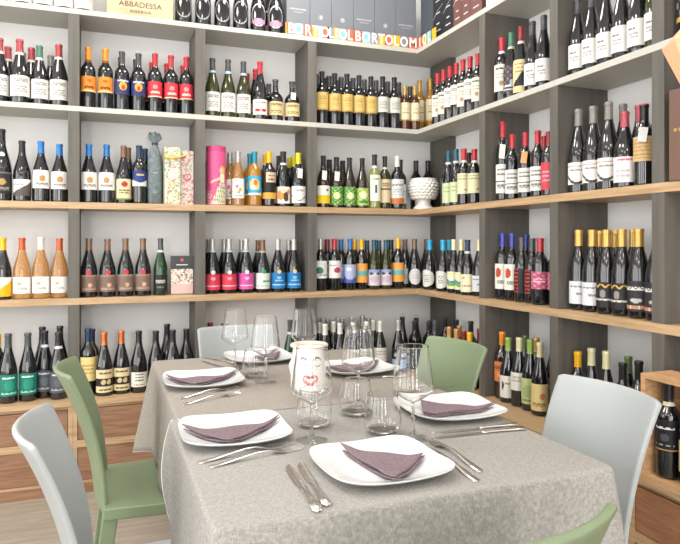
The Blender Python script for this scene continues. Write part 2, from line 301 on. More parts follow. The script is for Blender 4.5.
# labels: (z0, z1, half angle, ops) ; ops: r rect, e ellipse, t text lines, d diagonal, w wave, c checks
LAB = {
 'white': (.10, .42, 76, W, [('t', .2, .7, .8, .85, '#8d8a86', 1), ('t', .25, .2, .75, .5, '#9a9793', 3)]),
 'lowwhite': (.025, .42, 80, W, [('t', .2, .3, .8, .45, '#b9b6b2', 1)]),
 'whiteband': (.10, .41, 76, W, [('t', .15, .72, .8, .84, '#77746f', 1), ('r', 0, 0, 1, .06, '#c9c3b8')]),
 'whitemono': (.10, .40, 76, '#e6e4df', [('t', .2, .6, .5, .7, '#77777a', 1), ('t', .2, .3, .6, .5, '#a5a5a5', 2)]),
 'orange': (.27, .52, 76, '#e98a2c', [('r', 0, .0, 1, .1, '#f3c98b'), ('t', .25, .2, .75, .4, '#7d2d12', 1), ('e', .5, .7, .12, .12, '#c25a14')]),
 'navy': (.27, .52, 76, '#2c3566', [('e', .5, .55, .2, .3, '#d8a23a'), ('e', .5, .45, .1, .15, '#c23c34'), ('t', .2, .85, .8, .95, '#cfd2e0', 1)]),
 'redlab': (.26, .52, 76, '#cf3340', [('t', .25, .25, .75, .4, '#f1c7b7', 1), ('e', .5, .65, .14, .14, '#e98d8d'), ('r', 0, 0, 1, .07, '#efc5a0')]),
 'whitered': (.08, .34, 76, W, [('e', .35, .3, .15, .1, '#c9252f'), ('e', .68, .3, .15, .1, '#c9252f'), ('t', .2, .75, .8, .85, '#88857f', 1)]),
 'cream': (.14, .46, 76, '#d6c08b', [('t', .2, .15, .8, .35, '#7d6a44', 2), ('t', .2, .7, .8, .85, '#6e5a38', 1)]),
 'goldlab': (.27, .60, 76, '#d2b269', [('t', .3, .3, .7, .8, '#a4853d', 5), ('r', 0, 0, 1, .06, '#b58f45')]),
 'silverlab': (.31, .60, 76, '#d3d2c8', [('t', .25, .25, .75, .75, '#94948e', 5)]),
 'halfcream': (.22, .62, 76, '#e3d7b4', [('t', .25, .4, .75, .7, '#9c8c5e', 3), ('r', 0, 0, 1, .08, '#c6a55f')]),
 'chateau': (.18, .58, 76, '#e2deca', [('t', .2, .8, .8, .9, '#555248', 1), ('e', .5, .3, .12, .1, '#a88a68'), ('t', .2, .5, .8, .65, '#a09c8c', 2)]),
 'chateauw': (.26, .60, 76, '#d9d8d2', [('t', .2, .7, .8, .85, '#8e8e8e', 1), ('t', .2, .2, .8, .5, '#b3b3b0', 3)]),
 'scroll': (.06, .52, 76, '#1b1c20', [('d', '#d9c698'), ('r', 0, 0, 1, .2, '#d9c698'), ('t', .2, .6, .8, .9, '#a08240', 3)]),
 'pict': (.10, .50, 76, '#3a3d44', [('c', '#7d6468', 5), ('e', .6, .4, .12, .1, '#b0b3b9'), ('t', .1, .1, .9, .3, '#cfcfd2', 2)]),
 'crest': (.22, .52, 76, W, [('e', .5, .55, .14, .18, '#b88a52'), ('t', .2, .15, .8, .3, '#8b8883', 1)]),
 'blackgold': (.10, .40, 76, '#27262a', [('e', .5, .55, .15, .15, '#b09458'), ('t', .2, .15, .8, .3, '#8c8472', 1), ('r', 0, .93, 1, 1, '#6b6560')]),
 'diag': (.09, .36, 76, '#55504c', [('d', '#e8e5e0'), ('t', .1, .65, .5, .75, '#807a72', 1)]),
 'ecru': (.06, .42, 76, '#ddd0a8', [('e', .5, .75, .16, .14, '#b4322e'), ('t', .2, .3, .8, .5, '#7a6d44', 2), ('r', 0, 0, 1, .08, '#5f7d3c')]),
 'night': (.30, .56, 76, '#2a3c7c', [('w', .35, .12, '#d9d6cc'), ('t', .3, .7, .7, .8, '#d9c06a', 1)]),
 'rosewhite': (.14, .50, 70, '#efede6', [('e', .4, .6, .12, .1, '#d77a9a'), ('e', .6, .45, .1, .1, '#e3a13a'), ('e', .5, .3, .1, .07, '#8ab07a'), ('t', .25, .1, .75, .16, '#8a8a8a', 1)]),
 'sea': (.20, .55, 76, '#3aa3cc', [('e', .5, .55, .3, .3, '#eac47a'), ('e', .55, .65, .12, .15, '#d9713a'), ('r', 0, 0, 1, .12, '#e9e0cc'), ('e', .4, .4, .15, .1, '#e9e4d4')]),
 'orangeband': (.14, .62, 76, '#201c18', [('r', 0, 0, 1, .22, '#d9a13c'), ('r', .3, .6, .9, 1, '#c9bba0'), ('t', .4, .7, .8, .9, '#8c3a2c', 2)]),
 'folk': (.06, .36, 76, '#eee7da', [('e', .35, .5, .2, .3, '#dd9138'), ('e', .65, .4, .16, .3, '#4a3b36'), ('e', .5, .75, .16, .14, '#e7c0a0'), ('e', .8, .7, .1, .15, '#cf7c43')]),
 'hill': (.07, .38, 76, '#e5e6e0', [('w', .35, .18, '#3c4452'), ('w', .30, .18, '#e5e6e0'), ('t', .25, .7, .75, .8, '#8c8c8c', 1)]),
 'whiteyel': (.08, .42, 76, '#e9e9e4', [('r', 0, 0, 1, .45, '#ecc71e'), ('e', .7, .75, .08, .06, '#555555')]),
 'greenpat': (.06, .42, 76, '#5f9b4c', [('c', '#b9d06a', 5), ('c', '#2d6e4a', 7), ('e', .5, .5, .2, .2, '#d9e2a0')]),
 'greenyel': (.06, .40, 76, '#b9cc5a', [('c', '#7fae62', 4), ('e', .5, .6, .25, .22, '#e8e9b8'), ('e', .5, .2, .3, .1, '#3f8a58')]),
 'clearlab': (.14, .62, 60, '#e9eddc', [('r', .42, .3, .58, .6, '#4a5240'), ('t', .25, .8, .75, .88, '#9aa07c', 1)]),
 'beige': (.12, .56, 70, '#d9c7a2', [('r', 0, .55, 1, .6, '#6d5a3c'), ('t', .2, .7, .8, .85, '#8c7850', 1)]),
 'ash': (.10, .56, 76, '#d3d6d4', [('r', 0, 0, 1, .22, '#c4743a'), ('t', .1, .72, .9, .8, '#3d4044', 1), ('t', .2, .35, .8, .6, '#9b9e9e', 3)]),
 'plainwhite': (.12, .50, 76, '#d7dde2', [('t', .2, .5, .8, .7, '#8c9298', 2)]),
 'palegreen': (.07, .42, 76, '#c8d4a8', [('t', .2, .55, .8, .8, '#8a9a6c', 2)]),
 'ivory': (.20, .56, 76, '#ddd7b0', [('t', .15, .7, .85, .9, '#a39c6c', 2), ('e', .7, .2, .06, .05, '#a33c30')]),
 'whitelow': (.10, .46, 76, '#e3e2da', [('r', 0, .38, 1, .42, K), ('t', .2, .15, .8, .3, '#7c7a72', 1), ('t', .2, .6, .8, .85, '#7d7b74', 2)]),
 'redpink': (.10, .52, 76, '#cf4353', [('t', .2, .3, .8, .7, '#e59aa0', 3)]),
 'alp': (.10, .36, 76, '#e4e2dc', [('w', .3, .2, '#3a3a40'), ('w', .18, .2, '#e4e2dc'), ('r', 0, .8, 1, .86, '#b08a80'), ('t', .2, .6, .8, .7, '#8c8a86', 1)]),
 'tallwhite': (.07, .40, 60, '#e6e2e2', [('t', .3, .84, .9, .94, '#c65c68', 1), ('t', .2, .2, .8, .5, '#b9b6b6', 2)]),
 'woodprint': (.30, .60, 76, '#cfae7c', [('t', .0, .1, 1, .9, '#b08d5c', 6)]),
 'woodb': ('bord', 'dark', 'black', 'woodprint', 'untagged bottle with wood-pattern label', {}),
 'tri': (.05, .36, 76, '#f1b21c', [('d', '#f0efe8')]),
 'salmon': (.09, .36, 70, '#ecebe8', [('e', .4, .6, .12, .1, '#e7a878'), ('t', .25, .25, .75, .4, '#b9b3ad', 1)]),
 'earth': (.09, .38, 76, '#7d6459', [('e', .55, .4, .1, .12, '#c9a98c'), ('t', .15, .1, .85, .25, '#b29a8c', 1), ('r', 0, .9, 1, 1, '#97806f')]),
 'blacklab': (.07, .36, 70, '#1d2322', [('t', .2, .5, .8, .7, '#b9bfb6', 1), ('t', .3, .2, .7, .3, '#6d746c', 1)]),
 'crimson': (.07, .37, 76, '#d23b52', [('e', .5, .68, .12, .09, '#e9a0a8'), ('t', .1, .2, .9, .28, '#f0c9cc', 1), ('r', 0, .93, 1, 1, '#8c2434')]),
 'magenta': (.07, .37, 76, '#cf559f', [('e', .5, .68, .12, .09, '#ecb4d4'), ('t', .1, .2, .9, .28, '#f0cfe2', 1)]),
 'mint': (.07, .37, 76, '#dcdfda', [('t', .4, .42, .9, .55, '#27a35c', 1), ('t', .1, .15, .9, .22, '#a5aaa6', 1)]),
 'azure': (.07, .37, 76, '#1f79bb', [('e', .5, .68, .12, .09, '#8cc0e0'), ('t', .1, .2, .9, .28, '#c2dcec', 1), ('t', .3, .45, .7, .52, '#9ac8e4', 1)]),
 'vine': (.24, .58, 76, '#e4e6e2', [('e', .35, .45, .22, .2, '#3a7a58'), ('t', .3, .15, .9, .22, '#3c3f3c', 1)]),
 'grape': (.24, .58, 76, '#e6e4e0', [('e', .6, .45, .22, .16, '#b8405c'), ('t', .1, .7, .6, .78, '#9c9a96', 1)]),
 'bluewash': (.14, .50, 76, '#a9b4d6', [('w', .3, .12, '#4a5cac'), ('e', .4, .75, .2, .1, '#d9dcec')]),
 'sunset': (.14, .52, 76, '#efa552', [('r', 0, .38, 1, .62, '#5eb3c0'), ('r', 0, .36, 1, .44, '#8fae6a')]),
 'shellp': (.08, .40, 76, '#d6cfd8', [('r', 0, .8, 1, 1, '#93a5cf'), ('e', .3, .75, .15, .08, '#39405c'), ('e', .75, .75, .15, .08, '#39405c'), ('e', .5, .4, .3, .2, '#c8b4c0')]),
 'oval': (.08, .40, 60, '', [('E', .5, .5, .5, .5, '#d3d4d2'), ('t', .3, .4, .7, .6, '#a9aaa8', 2)]),
 'halfmoon': (.06, .40, 60, '', [('E', .35, .5, .62, .5, '#d8d7d2'), ('t', .2, .3, .6, .7, '#6e6d6a', 4)]),
 'landscape': (.08, .40, 76, '#e7e3ba', [('w', .55, .1, '#4a79c8'), ('w', .45, .1, '#6fae4c'), ('w', .22, .08, '#e7e3ba'), ('r', 0, .85, 1, .92, '#dcd69c')]),
 'ivorylow': (.06, .38, 76, '#e3dcb8', [('t', .2, .3, .8, .4, '#b5503c', 1), ('e', .3, .8, .08, .06, '#b09c50')]),
 'bluebase': (.10, .46, 76, '#23252b', [('r', 0, 0, 1, .45, '#8fb0d6'), ('t', .2, .6, .8, .8, '#c8ccd4', 1)]),
 'redmark': (.16, .54, 76, '#e2e0d6', [('e', .35, .65, .16, .2, '#b5432c'), ('t', .3, .2, .8, .35, '#8c887c', 1)]),
 'redtext': (.14, .52, 76, '#1c2026', [('r', .14, .0, .34, 1, '#1c2026'), ('t', .1, .02, .42, 1, '#c83a2c', 7)]),
 'pinklab': (.24, .50, 76, '#b5506e', [('c', '#cf8aa2', 4), ('t', .2, .4, .8, .6, '#e7c6d2', 2)]),
 'steelw': (.08, .36, 76, '#d8dadc', [('t', .15, .72, .85, .82, '#4b4c50', 1), ('t', .4, .4, .8, .5, '#88898c', 1)]),
 'zigzag': (.08, .38, 76, '#222226', [('z', .86, '#cda850'), ('e', .4, .55, .12, .16, '#8c8880'), ('t', .0, .28, 1, .36, '#c9c5ba', 1)]),
 'copperband': (.08, .42, 76, '#2b2a2e', [('r', 0, .06, 1, .2, '#b9846a'), ('t', .1, .68, .9, .8, '#d9d6d0', 1), ('e', .5, .36, .2, .08, '#b9b6b0'), ('r', .3, .06, .34, .2, '#e9d0c0'), ('r', .6, .06, .64, .2, '#e9d0c0')]),
 'tealab': (.10, .42, 76, '#1b7867', [('e', .5, .5, .22, .25, '#25917c'), ('t', .2, .8, .7, .9, '#cfe9e0', 1), ('t', .15, .1, .85, .18, '#9fd0c4', 1), ('r', 0, 0, 1, .04, '#164f48')]),
 'greylab': (.10, .42, 76, '#4a4f55', [('t', .2, .8, .7, .9, '#c9ccd0', 1), ('t', .15, .1, .85, .18, '#a9adb2', 1), ('e', .5, .48, .2, .2, '#5d636a')]),
 'papyrus': (.22, .58, 76, '#e0c987', [('t', .2, .3, .8, .7, '#b59a54', 3)]),
 'trio': (.06, .42, 76, '#d9c9a0', [('r', 0, .28, 1, .62, '#2a221c'), ('e', .4, .45, .1, .12, '#c9b88c'), ('e', .65, .45, .1, .12, '#c9b88c'), ('t', .2, .8, .8, .9, '#6a5a3c', 1), ('t', .2, .08, .8, .16, '#6a5a3c', 1)]),
 'sketch': (.10, .34, 70, '#dedcd2', [('t', .3, .4, .7, .9, '#6d6a62', 3), ('t', .2, .1, .8, .2, '#8c897f', 1)]),
 'amberlab': (.26, .56, 76, '#cf7c48', [('t', .1, .6, .9, .8, '#8c4424', 1), ('e', .5, .35, .2, .15, '#e2a070')]),
 'stag': (.08, .42, 76, '#dad9d0', [('e', .3, .55, .06, .2, '#3c3a36'), ('t', .4, .6, .85, .7, '#8c8a82', 1)]),
 'white2': (.24, .50, 76, '#dddcd4', [('t', .2, .5, .8, .8, '#a5a399', 2)]),
 'sage': (.10, .46, 76, '#b9c58e', [('e', .5, .5, .25, .25, '#9cae70'), ('t', .2, .1, .8, .2, '#6d7c48', 1)]),
 'wheat': (.07, .44, 76, '#d9c68c', [('e', .65, .55, .12, .12, '#c47c4c'), ('t', .2, .15, .8, .3, '#9c8850', 1)]),
 'tobacco': (.22, .48, 76, '#7a5a34', [('t', .2, .4, .8, .6, '#c9a868', 1)]),
 'bubbly': (.10, .50, 70, '', [('R', .5, .5, .42, .5, '#9a9ea0'), ('t', .25, .1, .75, .22, '#c9ccce', 1)]),
 'bubblypink': (.10, .50, 70, '', [('R', .5, .5, .42, .5, '#c9ccce'), ('e', .5, .2, .4, .14, '#b58ca6')]),
 'ornate': (.16, .62, 76, '#24252a', [('c', '#8c8a84', 4), ('r', 0, 0, 1, .12, '#c9a04c'), ('r', 0, .9, 1, 1, '#b9b6ac')]),
 'brunello': (.30, .62, 76, '#1a1c20', [('t', .2, .68, .8, .78, '#d9dade', 1), ('r', 0, 0, 1, .05, '#b9954c'), ('e', .5, .42, .12, .13, '#4c4c50'), ('t', .2, .14, .8, .2, '#a9a9ac', 1)]),
}
mesh_cache = {}
def body_mesh(shape, glass):
    k = (shape, glass)
    if k not in mesh_cache:
        mb = MB(); mb.lathe([(0, .004)] + [(r, z * BH) for r, z in SH[shape][0]], 20)
        me = bpy.data.meshes.new('bottle_glass'); me.from_pydata(mb.v, [], mb.f); me.materials.append(GL[glass]); me.shade_smooth(); me.set_sharp_from_angle(angle=R(50)); mesh_cache[k] = me
    return mesh_cache[k]
def ring_mesh(shape, t0, t1, m, key, steps=6, off=.0006, cap=False):
    k = (shape, t0, t1, key)
    if k not in mesh_cache:
        zs = sorted(set([t0 + (t1 - t0) * i / steps for i in range(steps + 1)] + [z for r, z in SH[shape][0] if t0 < z < t1]))
        pr = [(rad_at(shape, z) + off, z * BH) for z in zs]
        if cap: pr += [(SH[shape][0][-2][0] + off, BH + .0008), (0, BH + .0008)]
        mb = MB(); mb.lathe(pr, 20)
        me = bpy.data.meshes.new('capsule'); me.from_pydata(mb.v, [], mb.f); me.materials.append(m); me.shade_smooth(); me.set_sharp_from_angle(angle=R(50)); mesh_cache[k] = me
    return mesh_cache[k]
def label_mesh(shape, key):
    k = ('lab', shape, key)
    if k in mesh_cache: return mesh_cache[k]
    t0, t1, half, bg, ops = LAB[key]
    NU, NV = 24, 26
    cols = []; v = []; f = []; mi = []
    for j in range(NV + 1):
        t = t0 + (t1 - t0) * j / NV; r = rad_at(shape, t) + .0007
        for i in range(NU + 1):
            a = R(-90) + R(half) * (2 * i / NU - 1); v.append((r * cos(a), r * sin(a), t * BH))
    for j in range(NV):
        for i in range(NU):
            u, w = (i + .5) / NU, (j + .5) / NV; c = bg
            for op in ops:
                o = op[0]
                if o == 'r' and op[1] <= u <= op[3] and op[2] <= w <= op[4]: c = op[5]
                elif o in 'eE' and ((u - op[1]) / op[3]) ** 2 + ((w - op[2]) / op[4]) ** 2 <= 1: c = op[5]
                elif o == 'R':
                    q = ((u - op[1]) / op[3]) ** 2 + ((w - op[2]) / op[4]) ** 2
                    if .80 <= q <= 1: c = op[5]
                elif o == 't' and op[1] <= u <= op[3] and op[2] <= w <= op[4]:
                    n = op[6]; q = (w - op[2]) / (op[4] - op[2]) * (2 * n - 1)
                    if int(q) % 2 == 0 and (i * 7 + j * 3 + (i * i) % 5) % 5 != 0 and c: c = op[5]
                elif o == 'd' and w > .15 + .8 * u: c = op[1]
                elif o == 'w' and w < op[1] + op[2] * sin(u * 5.2 + 2.2): c = op[3]
                elif o == 'z' and abs(w - (op[1] + .06 * (abs((u * 6) % 2 - 1) * 2 - 1))) < .03: c = op[2]
                elif o == 'c' and (sin(u * op[2] * 4) * sin(w * op[2] * 5 + u * 3)) > .25: c = op[1]
            if not c: continue
            if c not in cols: cols.append(c)
            a = j * (NU + 1) + i; f.append((a, a + 1, a + NU + 2, a + NU + 1)); mi.append(cols.index(c))
    me = bpy.data.meshes.new('label'); me.from_pydata(v, [], f)
    for c in cols: me.materials.append(pap(c))
    for p, x in zip(me.polygons, mi): p.material_index = x
    me.shade_smooth(); mesh_cache[k] = me; return me
def misc_mesh(key, fn):
    if key not in mesh_cache: mesh_cache[key] = fn()
    return mesh_cache[key]
def tag_mesh(c):
    def fn():
        mb = MB(); mb.box(-.0145, .0145, -.0008, .0008, -.056, 0)
        me = bpy.data.meshes.new('tag'); me.from_pydata(mb.v, [], mb.f); me.materials.append(pap(c)); return me
    return misc_mesh(('tag', c), fn)
def loop_mesh():
    def fn():
        mb = MB(); pts = []
        for k in range(17):
            a = 2 * pi * k / 16; s = .5 - .5 * sin(a)
            pts.append(((.0168 + .008 * s) * cos(a), (.0168 + .012 * s) * sin(a), -.03 * s))
        mb.tube(pts, .0007, 5)
        me = bpy.data.meshes.new('string'); me.from_pydata(mb.v, [], mb.f); me.materials.append(pap('#d9d4c8')); return me
    return misc_mesh('loop', fn)
def seal_mesh(shape, c, t):
    def fn():
        r = rad_at(shape, t) + .0016; v = [(0, -r, t * BH)]; f = []; n = 16
        for k in range(n):
            a = 2 * pi * k / n; x = .0118 * cos(a); v.append((x, -math.sqrt(r * r - x * x), t * BH + .0118 * sin(a)))
        f = [(0, k + 1, (k + 1) % n + 1) for k in range(n)]
        me = bpy.data.meshes.new('seal'); me.from_pydata(v, [], f); me.materials.append(pap(c)); return me
    return misc_mesh(('seal', shape, c, t), fn)

# styles: shape, glass, capsule, label, look, extras
ST = {
 'brick': ('burg', 'dark', 'brick', 'white', 'broad red-capped bottle with white label', dict(nb='#dcd9d2', w=1.08)),
 'bigw': ('burg', 'dark', 'brick', 'lowwhite', 'broad bottle with full white label', dict(w=1.1)),
 'pine': ('burg', 'dark', 'pine', 'white', 'broad green-capped bottle with white label', dict(nb='#dcd9d2', w=1.0)),
 'greyb': ('burg', 'dark', 'grey', 'white', 'grey-capped dark bottle', {}),
 'orange': ('bord', 'dark', 'orange', 'orange', 'orange-capped bottle with orange label', dict(nb='#7a4a20')),
 'navy': ('bord', 'dark', 'slate', 'navy', 'black-capped bottle with navy label', {}),
 'redl': ('bord', 'dark', 'red', 'redlab', 'red-capped bottle with red label', {}),
 'softw': ('burg', 'olive', 'slate', 'white', 'olive bottle with pale blue neckband', dict(nb='#a8c4cf')),
 'redspot': ('burg', 'dark', 'red', 'whitered', 'red-capped bottle with red-marked white label', {}),
 'squat': ('squat', 'dark', 'slate', 'cream', 'squat dark bottle with cream label', {}),
 'squatt': ('squat', 'dark', 'slate', 'cream', 'squat dark bottle with white neck tag', dict(tag='#dedbd2')),
 'goldl': ('bord', 'dark', 'black', 'goldlab', 'black-capped bottle with gold label', {}),
 'silvl': ('bord', 'dark', 'black', 'silverlab', 'black-capped bottle with silver-white label', {}),
 'half': ('bord', 'sweet', 'gold', 'halfcream', 'gold-capped sweet wine half bottle', dict(w=.86)),
 'halfa': ('bord', 'amber', 'gold', 'halfcream', 'gold-capped amber wine bottle', dict(w=.86)),
 'chat': ('bord', 'dark', 'red', 'chateau', 'red-capped bottle with cream label', dict(w=.92)),
 'chatw': ('bord', 'dark', 'red', 'chateauw', 'red-capped bottle with pale grey label', dict(w=.92)),
 'scroll': ('bord', 'dark', 'red', 'scroll', 'red-capped bottle with scroll label', {}),
 'redw': ('bord', 'dark', 'red', 'chateau', 'red-capped bottle with white crest label', dict(nb='#c8d6dc')),
 'pict': ('burg', 'dark', 'pine', 'pict', 'green-capped bottle with dark picture label', dict(nb='#b9b6ac', w=.9)),
 'maroon': ('burg', 'dark', 'wine', 'scroll', 'maroon-capped bottle with map label', dict(nb='#cfc6b4', w=.9)),
 'char': ('burg', 'dark', 'slate', 'whitemono', 'charcoal-capped bottle with low white label', dict(w=.93)),
 'charo': ('burg', 'olive', 'slate', 'whitemono', 'olive glass bottle with low white label', dict(w=.93)),
 'charp': ('spark', 'dark', 'silver', 'whitemono', 'broad bottle with pale foil neck', dict(w=.86)),
 'big': ('burg', 'dark', 'black', 'blackgold', 'tall black bottle with black crest label', dict(w=1.12, seal='#e8e6e0', st=.64)),
 'diag': ('burg', 'dark', 'black', 'diag', 'black-capped bottle with slanted grey-white label', {}),
 'bluec': ('burg', 'dark', 'blue', 'crest', 'blue-capped bottle with crested white label', {}),
 'brownr': ('burg', 'dark', 'brown', 'ecru', 'brown-capped bottle with red-crested cream label', dict(w=.92)),
 'night': ('bord', 'dark', 'navy', 'night', 'navy-capped bottle with night-blue label', dict(w=1.0)),
 'rose': ('tapered', 'rose', 'silver', 'rosewhite', 'pink rose bottle with floral white label', {}),
 'sea': ('bord', 'amber', 'teal', 'sea', 'teal-capped golden bottle with blue label', dict(w=1.03)),
 'oband': ('bord', 'dark', 'yellow', 'orangeband', 'yellow-capped bottle with small beige label', dict(w=1.08)),
 'folk': ('tapered', 'dark', 'black', 'folk', 'dark bottle with painted figure label', dict(nb='#d0d6da', w=1.1)),
 'hill': ('burg', 'dark', 'lemon', 'hill', 'yellow-capped bottle with mountain-line label', dict(tag='#e4e4e0')),
 'hillb': ('burg', 'dark', 'lemon', 'hill', 'yellow-capped mountain-line bottle', {}),
 'wyel': ('burg', 'brown', 'black', 'whiteyel', 'tagged bottle with white and yellow label', dict(tag='#e0ddd6', w=.95)),
 'gpat': ('burg', 'brown', 'black', 'greenpat', 'dark bottle with leafy green label', dict(w=.95)),
 'gpatt': ('burg', 'brown', 'black', 'greenpat', 'tagged dark bottle with leafy green label', dict(w=.95, tag='#e0ddd6')),
 'gyel': ('burg', 'brown', 'black', 'greenyel', 'dark bottle with yellow-green label', dict(w=.95)),
 'lime': ('bord', 'lime', 'black', 'clearlab', 'clear greenish bottle with white label', dict(nb='#e2e0d4')),
 'olv': ('bord', 'olive', 'black', 'beige', 'olive bottle with beige label', dict(nb='#c9c3ae', w=.95)),
 'ash': ('bord', 'dark', 'white', 'ash', 'white-capped bottle with grey and copper label', dict(w=1.06)),
 'pwhite': ('bord', 'dark', 'black', 'plainwhite', 'black-capped bottle with bluish-white label', {}),
 'pgreen': ('tapered', 'dark', 'petrol', 'palegreen', 'slim bottle with pale green label', dict(nb='#c8ccc8')),
 'ivo': ('bord', 'dark', 'red', 'ivory', 'red-capped bottle with ivory label', dict(nb='#d6d3c8')),
 'rtag': ('bord', 'dark', 'red', 'whitelow', 'red-capped bottle with white neck tag', dict(tag='#dcdad2', w=.92)),
 'rtagb': ('bord', 'dark', 'red', 'whitelow', 'red-capped bottle with tan neck tag', dict(tag='#cfa06c', w=.92)),
 'rlow': ('bord', 'dark', 'red', 'whitelow', 'red-capped bottle with two-part white label', dict(w=.92)),
 'rpink': ('bord', 'dark', 'wine', 'redpink', 'dark-capped bottle with bright red label', dict(w=.9)),
 'alp': ('burg', 'dark', 'grey', 'alp', 'grey-capped bottle with white mountain label', {}),
 'tallw': ('burg', 'dark', 'pink', 'tallwhite', 'pink-capped bottle with narrow white label', {}),
 'wood': ('bord', 'dark', 'black', 'woodprint', 'tagged bottle with wood-pattern label', dict(tag='#e0e0de', topc='red', w=1.0)),
 'woodb': ('bord', 'dark', 'black', 'woodprint', 'untagged bottle with wood-pattern label', {}),
 'tri': ('burg', 'dark', 'yellow', 'tri', 'yellow-capped bottle with yellow-white label', {}),
 'roseo': ('burg', 'rose', 'rust', 'salmon', 'orange-capped rose bottle with white label', {}),
 'rosew': ('burg', 'rose', 'white', 'salmon', 'white-capped rose bottle with white label', {}),
 'earth': ('burg', 'dark', 'brown', 'earth', 'brown-capped bottle with red seal', dict(seal='#d8323c', st=.42)),
 'grn': ('burg', 'green', 'slate', 'blacklab', 'green bottle with black label', dict(w=.9, nb='#c9ccc4')),
 'crim': ('burg', 'dark', 'silver', 'crimson', 'silver-capped bottle with crimson label', dict(nb='#a9bcc2', seal='#d6d8da', st=.39)),
 'mag': ('burg', 'dark', 'silver', 'magenta', 'silver-capped bottle with magenta label', dict(nb='#a9bcc2', seal='#d6d8da', st=.39)),
 'mint': ('burg', 'dark', 'brown', 'mint', 'brown-capped bottle with green seal', dict(nb='#a9a294', seal='#1fa055', st=.40)),
 'azu': ('burg', 'dark', 'silver', 'azure', 'silver-capped bottle with blue label', dict(seal='#d8c39a', st=.39)),
 'vine': ('bord', 'dark', 'silver', 'vine', 'silver-capped bottle with green motif label', {}),
 'grap': ('bord', 'dark', 'red', 'grape', 'red-capped bottle with pink motif label', {}),
 'bwash': ('bord', 'dark', 'blue', 'bluewash', 'blue-capped bottle with lavender label', {}),
 'suns': ('bord', 'dark', 'yellow', 'sunset', 'yellow-capped bottle with orange-blue label', {}),
 'shell': ('burg', 'olive', 'petrol', 'shellp', 'teal-capped bottle with pinkish label', dict(w=.9)),
 'oval': ('burg', 'dark', 'brown', 'oval', 'brown-capped bottle with white oval label', {}),
 'moon': ('burg', 'dark', 'sky', 'halfmoon', 'blue-capped bottle with half-moon label', {}),
 'lands': ('burg', 'dark', 'cream', 'landscape', 'cream-capped bottle with landscape label', dict(w=.92)),
 'ivlow': ('burg', 'dark', 'navy', 'ivorylow', 'navy-capped bottle with ivory label', dict(w=.92, nb='#c9ccc8')),
 'crw': ('burg', 'dark', 'cream', 'steelw', 'cream-capped bottle with white label', dict(w=.92)),
 'viol': ('bord', 'dark', 'violet', 'redmark', 'violet-capped bottle with red-marked label', {}),
 'rtext': ('tapered', 'dark', 'slate', 'redtext', 'dark bottle with vertical red lettering', {}),
 'pinkl': ('bord', 'dark', 'red', 'pinklab', 'red-capped bottle with pink label', dict(w=1.05)),
 'gw': ('tapered', 'dark', 'gold', 'steelw', 'gold-capped bottle with white label', dict(w=1.05)),
 'gz': ('tapered', 'dark', 'gold', 'zigzag', 'gold-capped bottle with gold zigzag label', dict(w=1.08)),
 'gc': ('tapered', 'dark', 'gold', 'copperband', 'gold-capped bottle with copper-banded label', dict(w=1.12)),
 'teal': ('burg', 'dark', 'slate', 'tealab', 'dark bottle with teal label', {}),
 'gry': ('burg', 'dark', 'black', 'greylab', 'dark bottle with grey label, white neckband', dict(nb='#c9cdd4')),
 'papy': ('bord', 'dark', 'navy', 'papyrus', 'navy-capped bottle with straw label', dict(w=1.05)),
 'trio': ('burg', 'dark', 'copper', 'trio', 'copper-capped bottle with cream-black label', {}),
 'sket': ('burg', 'dark', 'black', 'sketch', 'dark bottle with small sketch label', {}),
 'dk': ('burg', 'dark', 'black', None, 'plain dark bottle with black cap', {}),
 'dkb': ('bord', 'dark', 'black', None, 'straight dark bottle with black cap', {}),
 'dks': ('bord', 'dark', 'slate', None, 'dark bottle with charcoal cap', {}),
 'wcap': ('burg', 'dark', 'white', 'white2', 'white-capped dark bottle', {}),
 'wcap2': ('burg', 'dark', 'silver', 'white2', 'tall silver-capped dark bottle', {}),
 'blub': ('burg', 'dark', 'silver', 'bluebase', 'silver-capped bottle with blue-bottomed label', dict(w=.95)),
 'wire': ('spark', 'dark', 'black', 'bluebase', 'sparkling bottle with wire-caged cork', dict(w=.85, wire=1)),
 'tanc': ('bord', 'dark', 'tan', 'wheat', 'tan-capped dark bottle', {}),
 'redc': ('bord', 'dark', 'wine', 'white2', 'wine-red-capped dark bottle', {}),
 'yelc': ('bord', 'dark', 'yellow', 'tri', 'yellow-capped dark bottle', {}),
 'amb': ('bord', 'brown', 'orange', 'amberlab', 'orange-capped bottle with amber label', {}),
 'stag': ('burg', 'dark', 'leaf', 'stag', 'green-capped bottle with white label', dict(w=.95)),
 'sil2': ('burg', 'dark', 'cream', 'white2', 'pale-capped bottle with white label', dict(w=.95)),
 'sage': ('burg', 'dark', 'leaf', 'sage', 'green-capped bottle with sage label', dict(w=.95)),
 'wheat': ('burg', 'dark', 'cream', 'wheat', 'cream-capped bottle with wheat label', dict(w=.95)),
 'toba': ('burg', 'dark', 'tan', 'tobacco', 'tan-capped bottle with tobacco label', dict(w=.95)),
 'moss': ('burg', 'dark', 'moss', 'sage', 'moss-green-capped bottle', dict(w=.95)),
 'bub': ('spark', 'dark', 'slate', 'bubbly', 'dark sparkling bottle with arched silver print', dict(w=.98)),
 'bubp': ('spark', 'dark', 'pink', 'bubblypink', 'sparkling bottle with pink print', dict(w=.98)),
 'ornate': ('bord', 'dark', 'black', 'ornate', 'dark bottle with ornate patterned label', dict(w=1.15)),
 'brun': ('bord', 'dark', 'black', 'brunello', 'black bottle with black gold-edged label', dict(nb='#d9cfb4', w=1.05)),
 'brun2': ('bord', 'dark', 'black', 'cream', 'dark bottle with cream label', dict(w=1.02)),
}
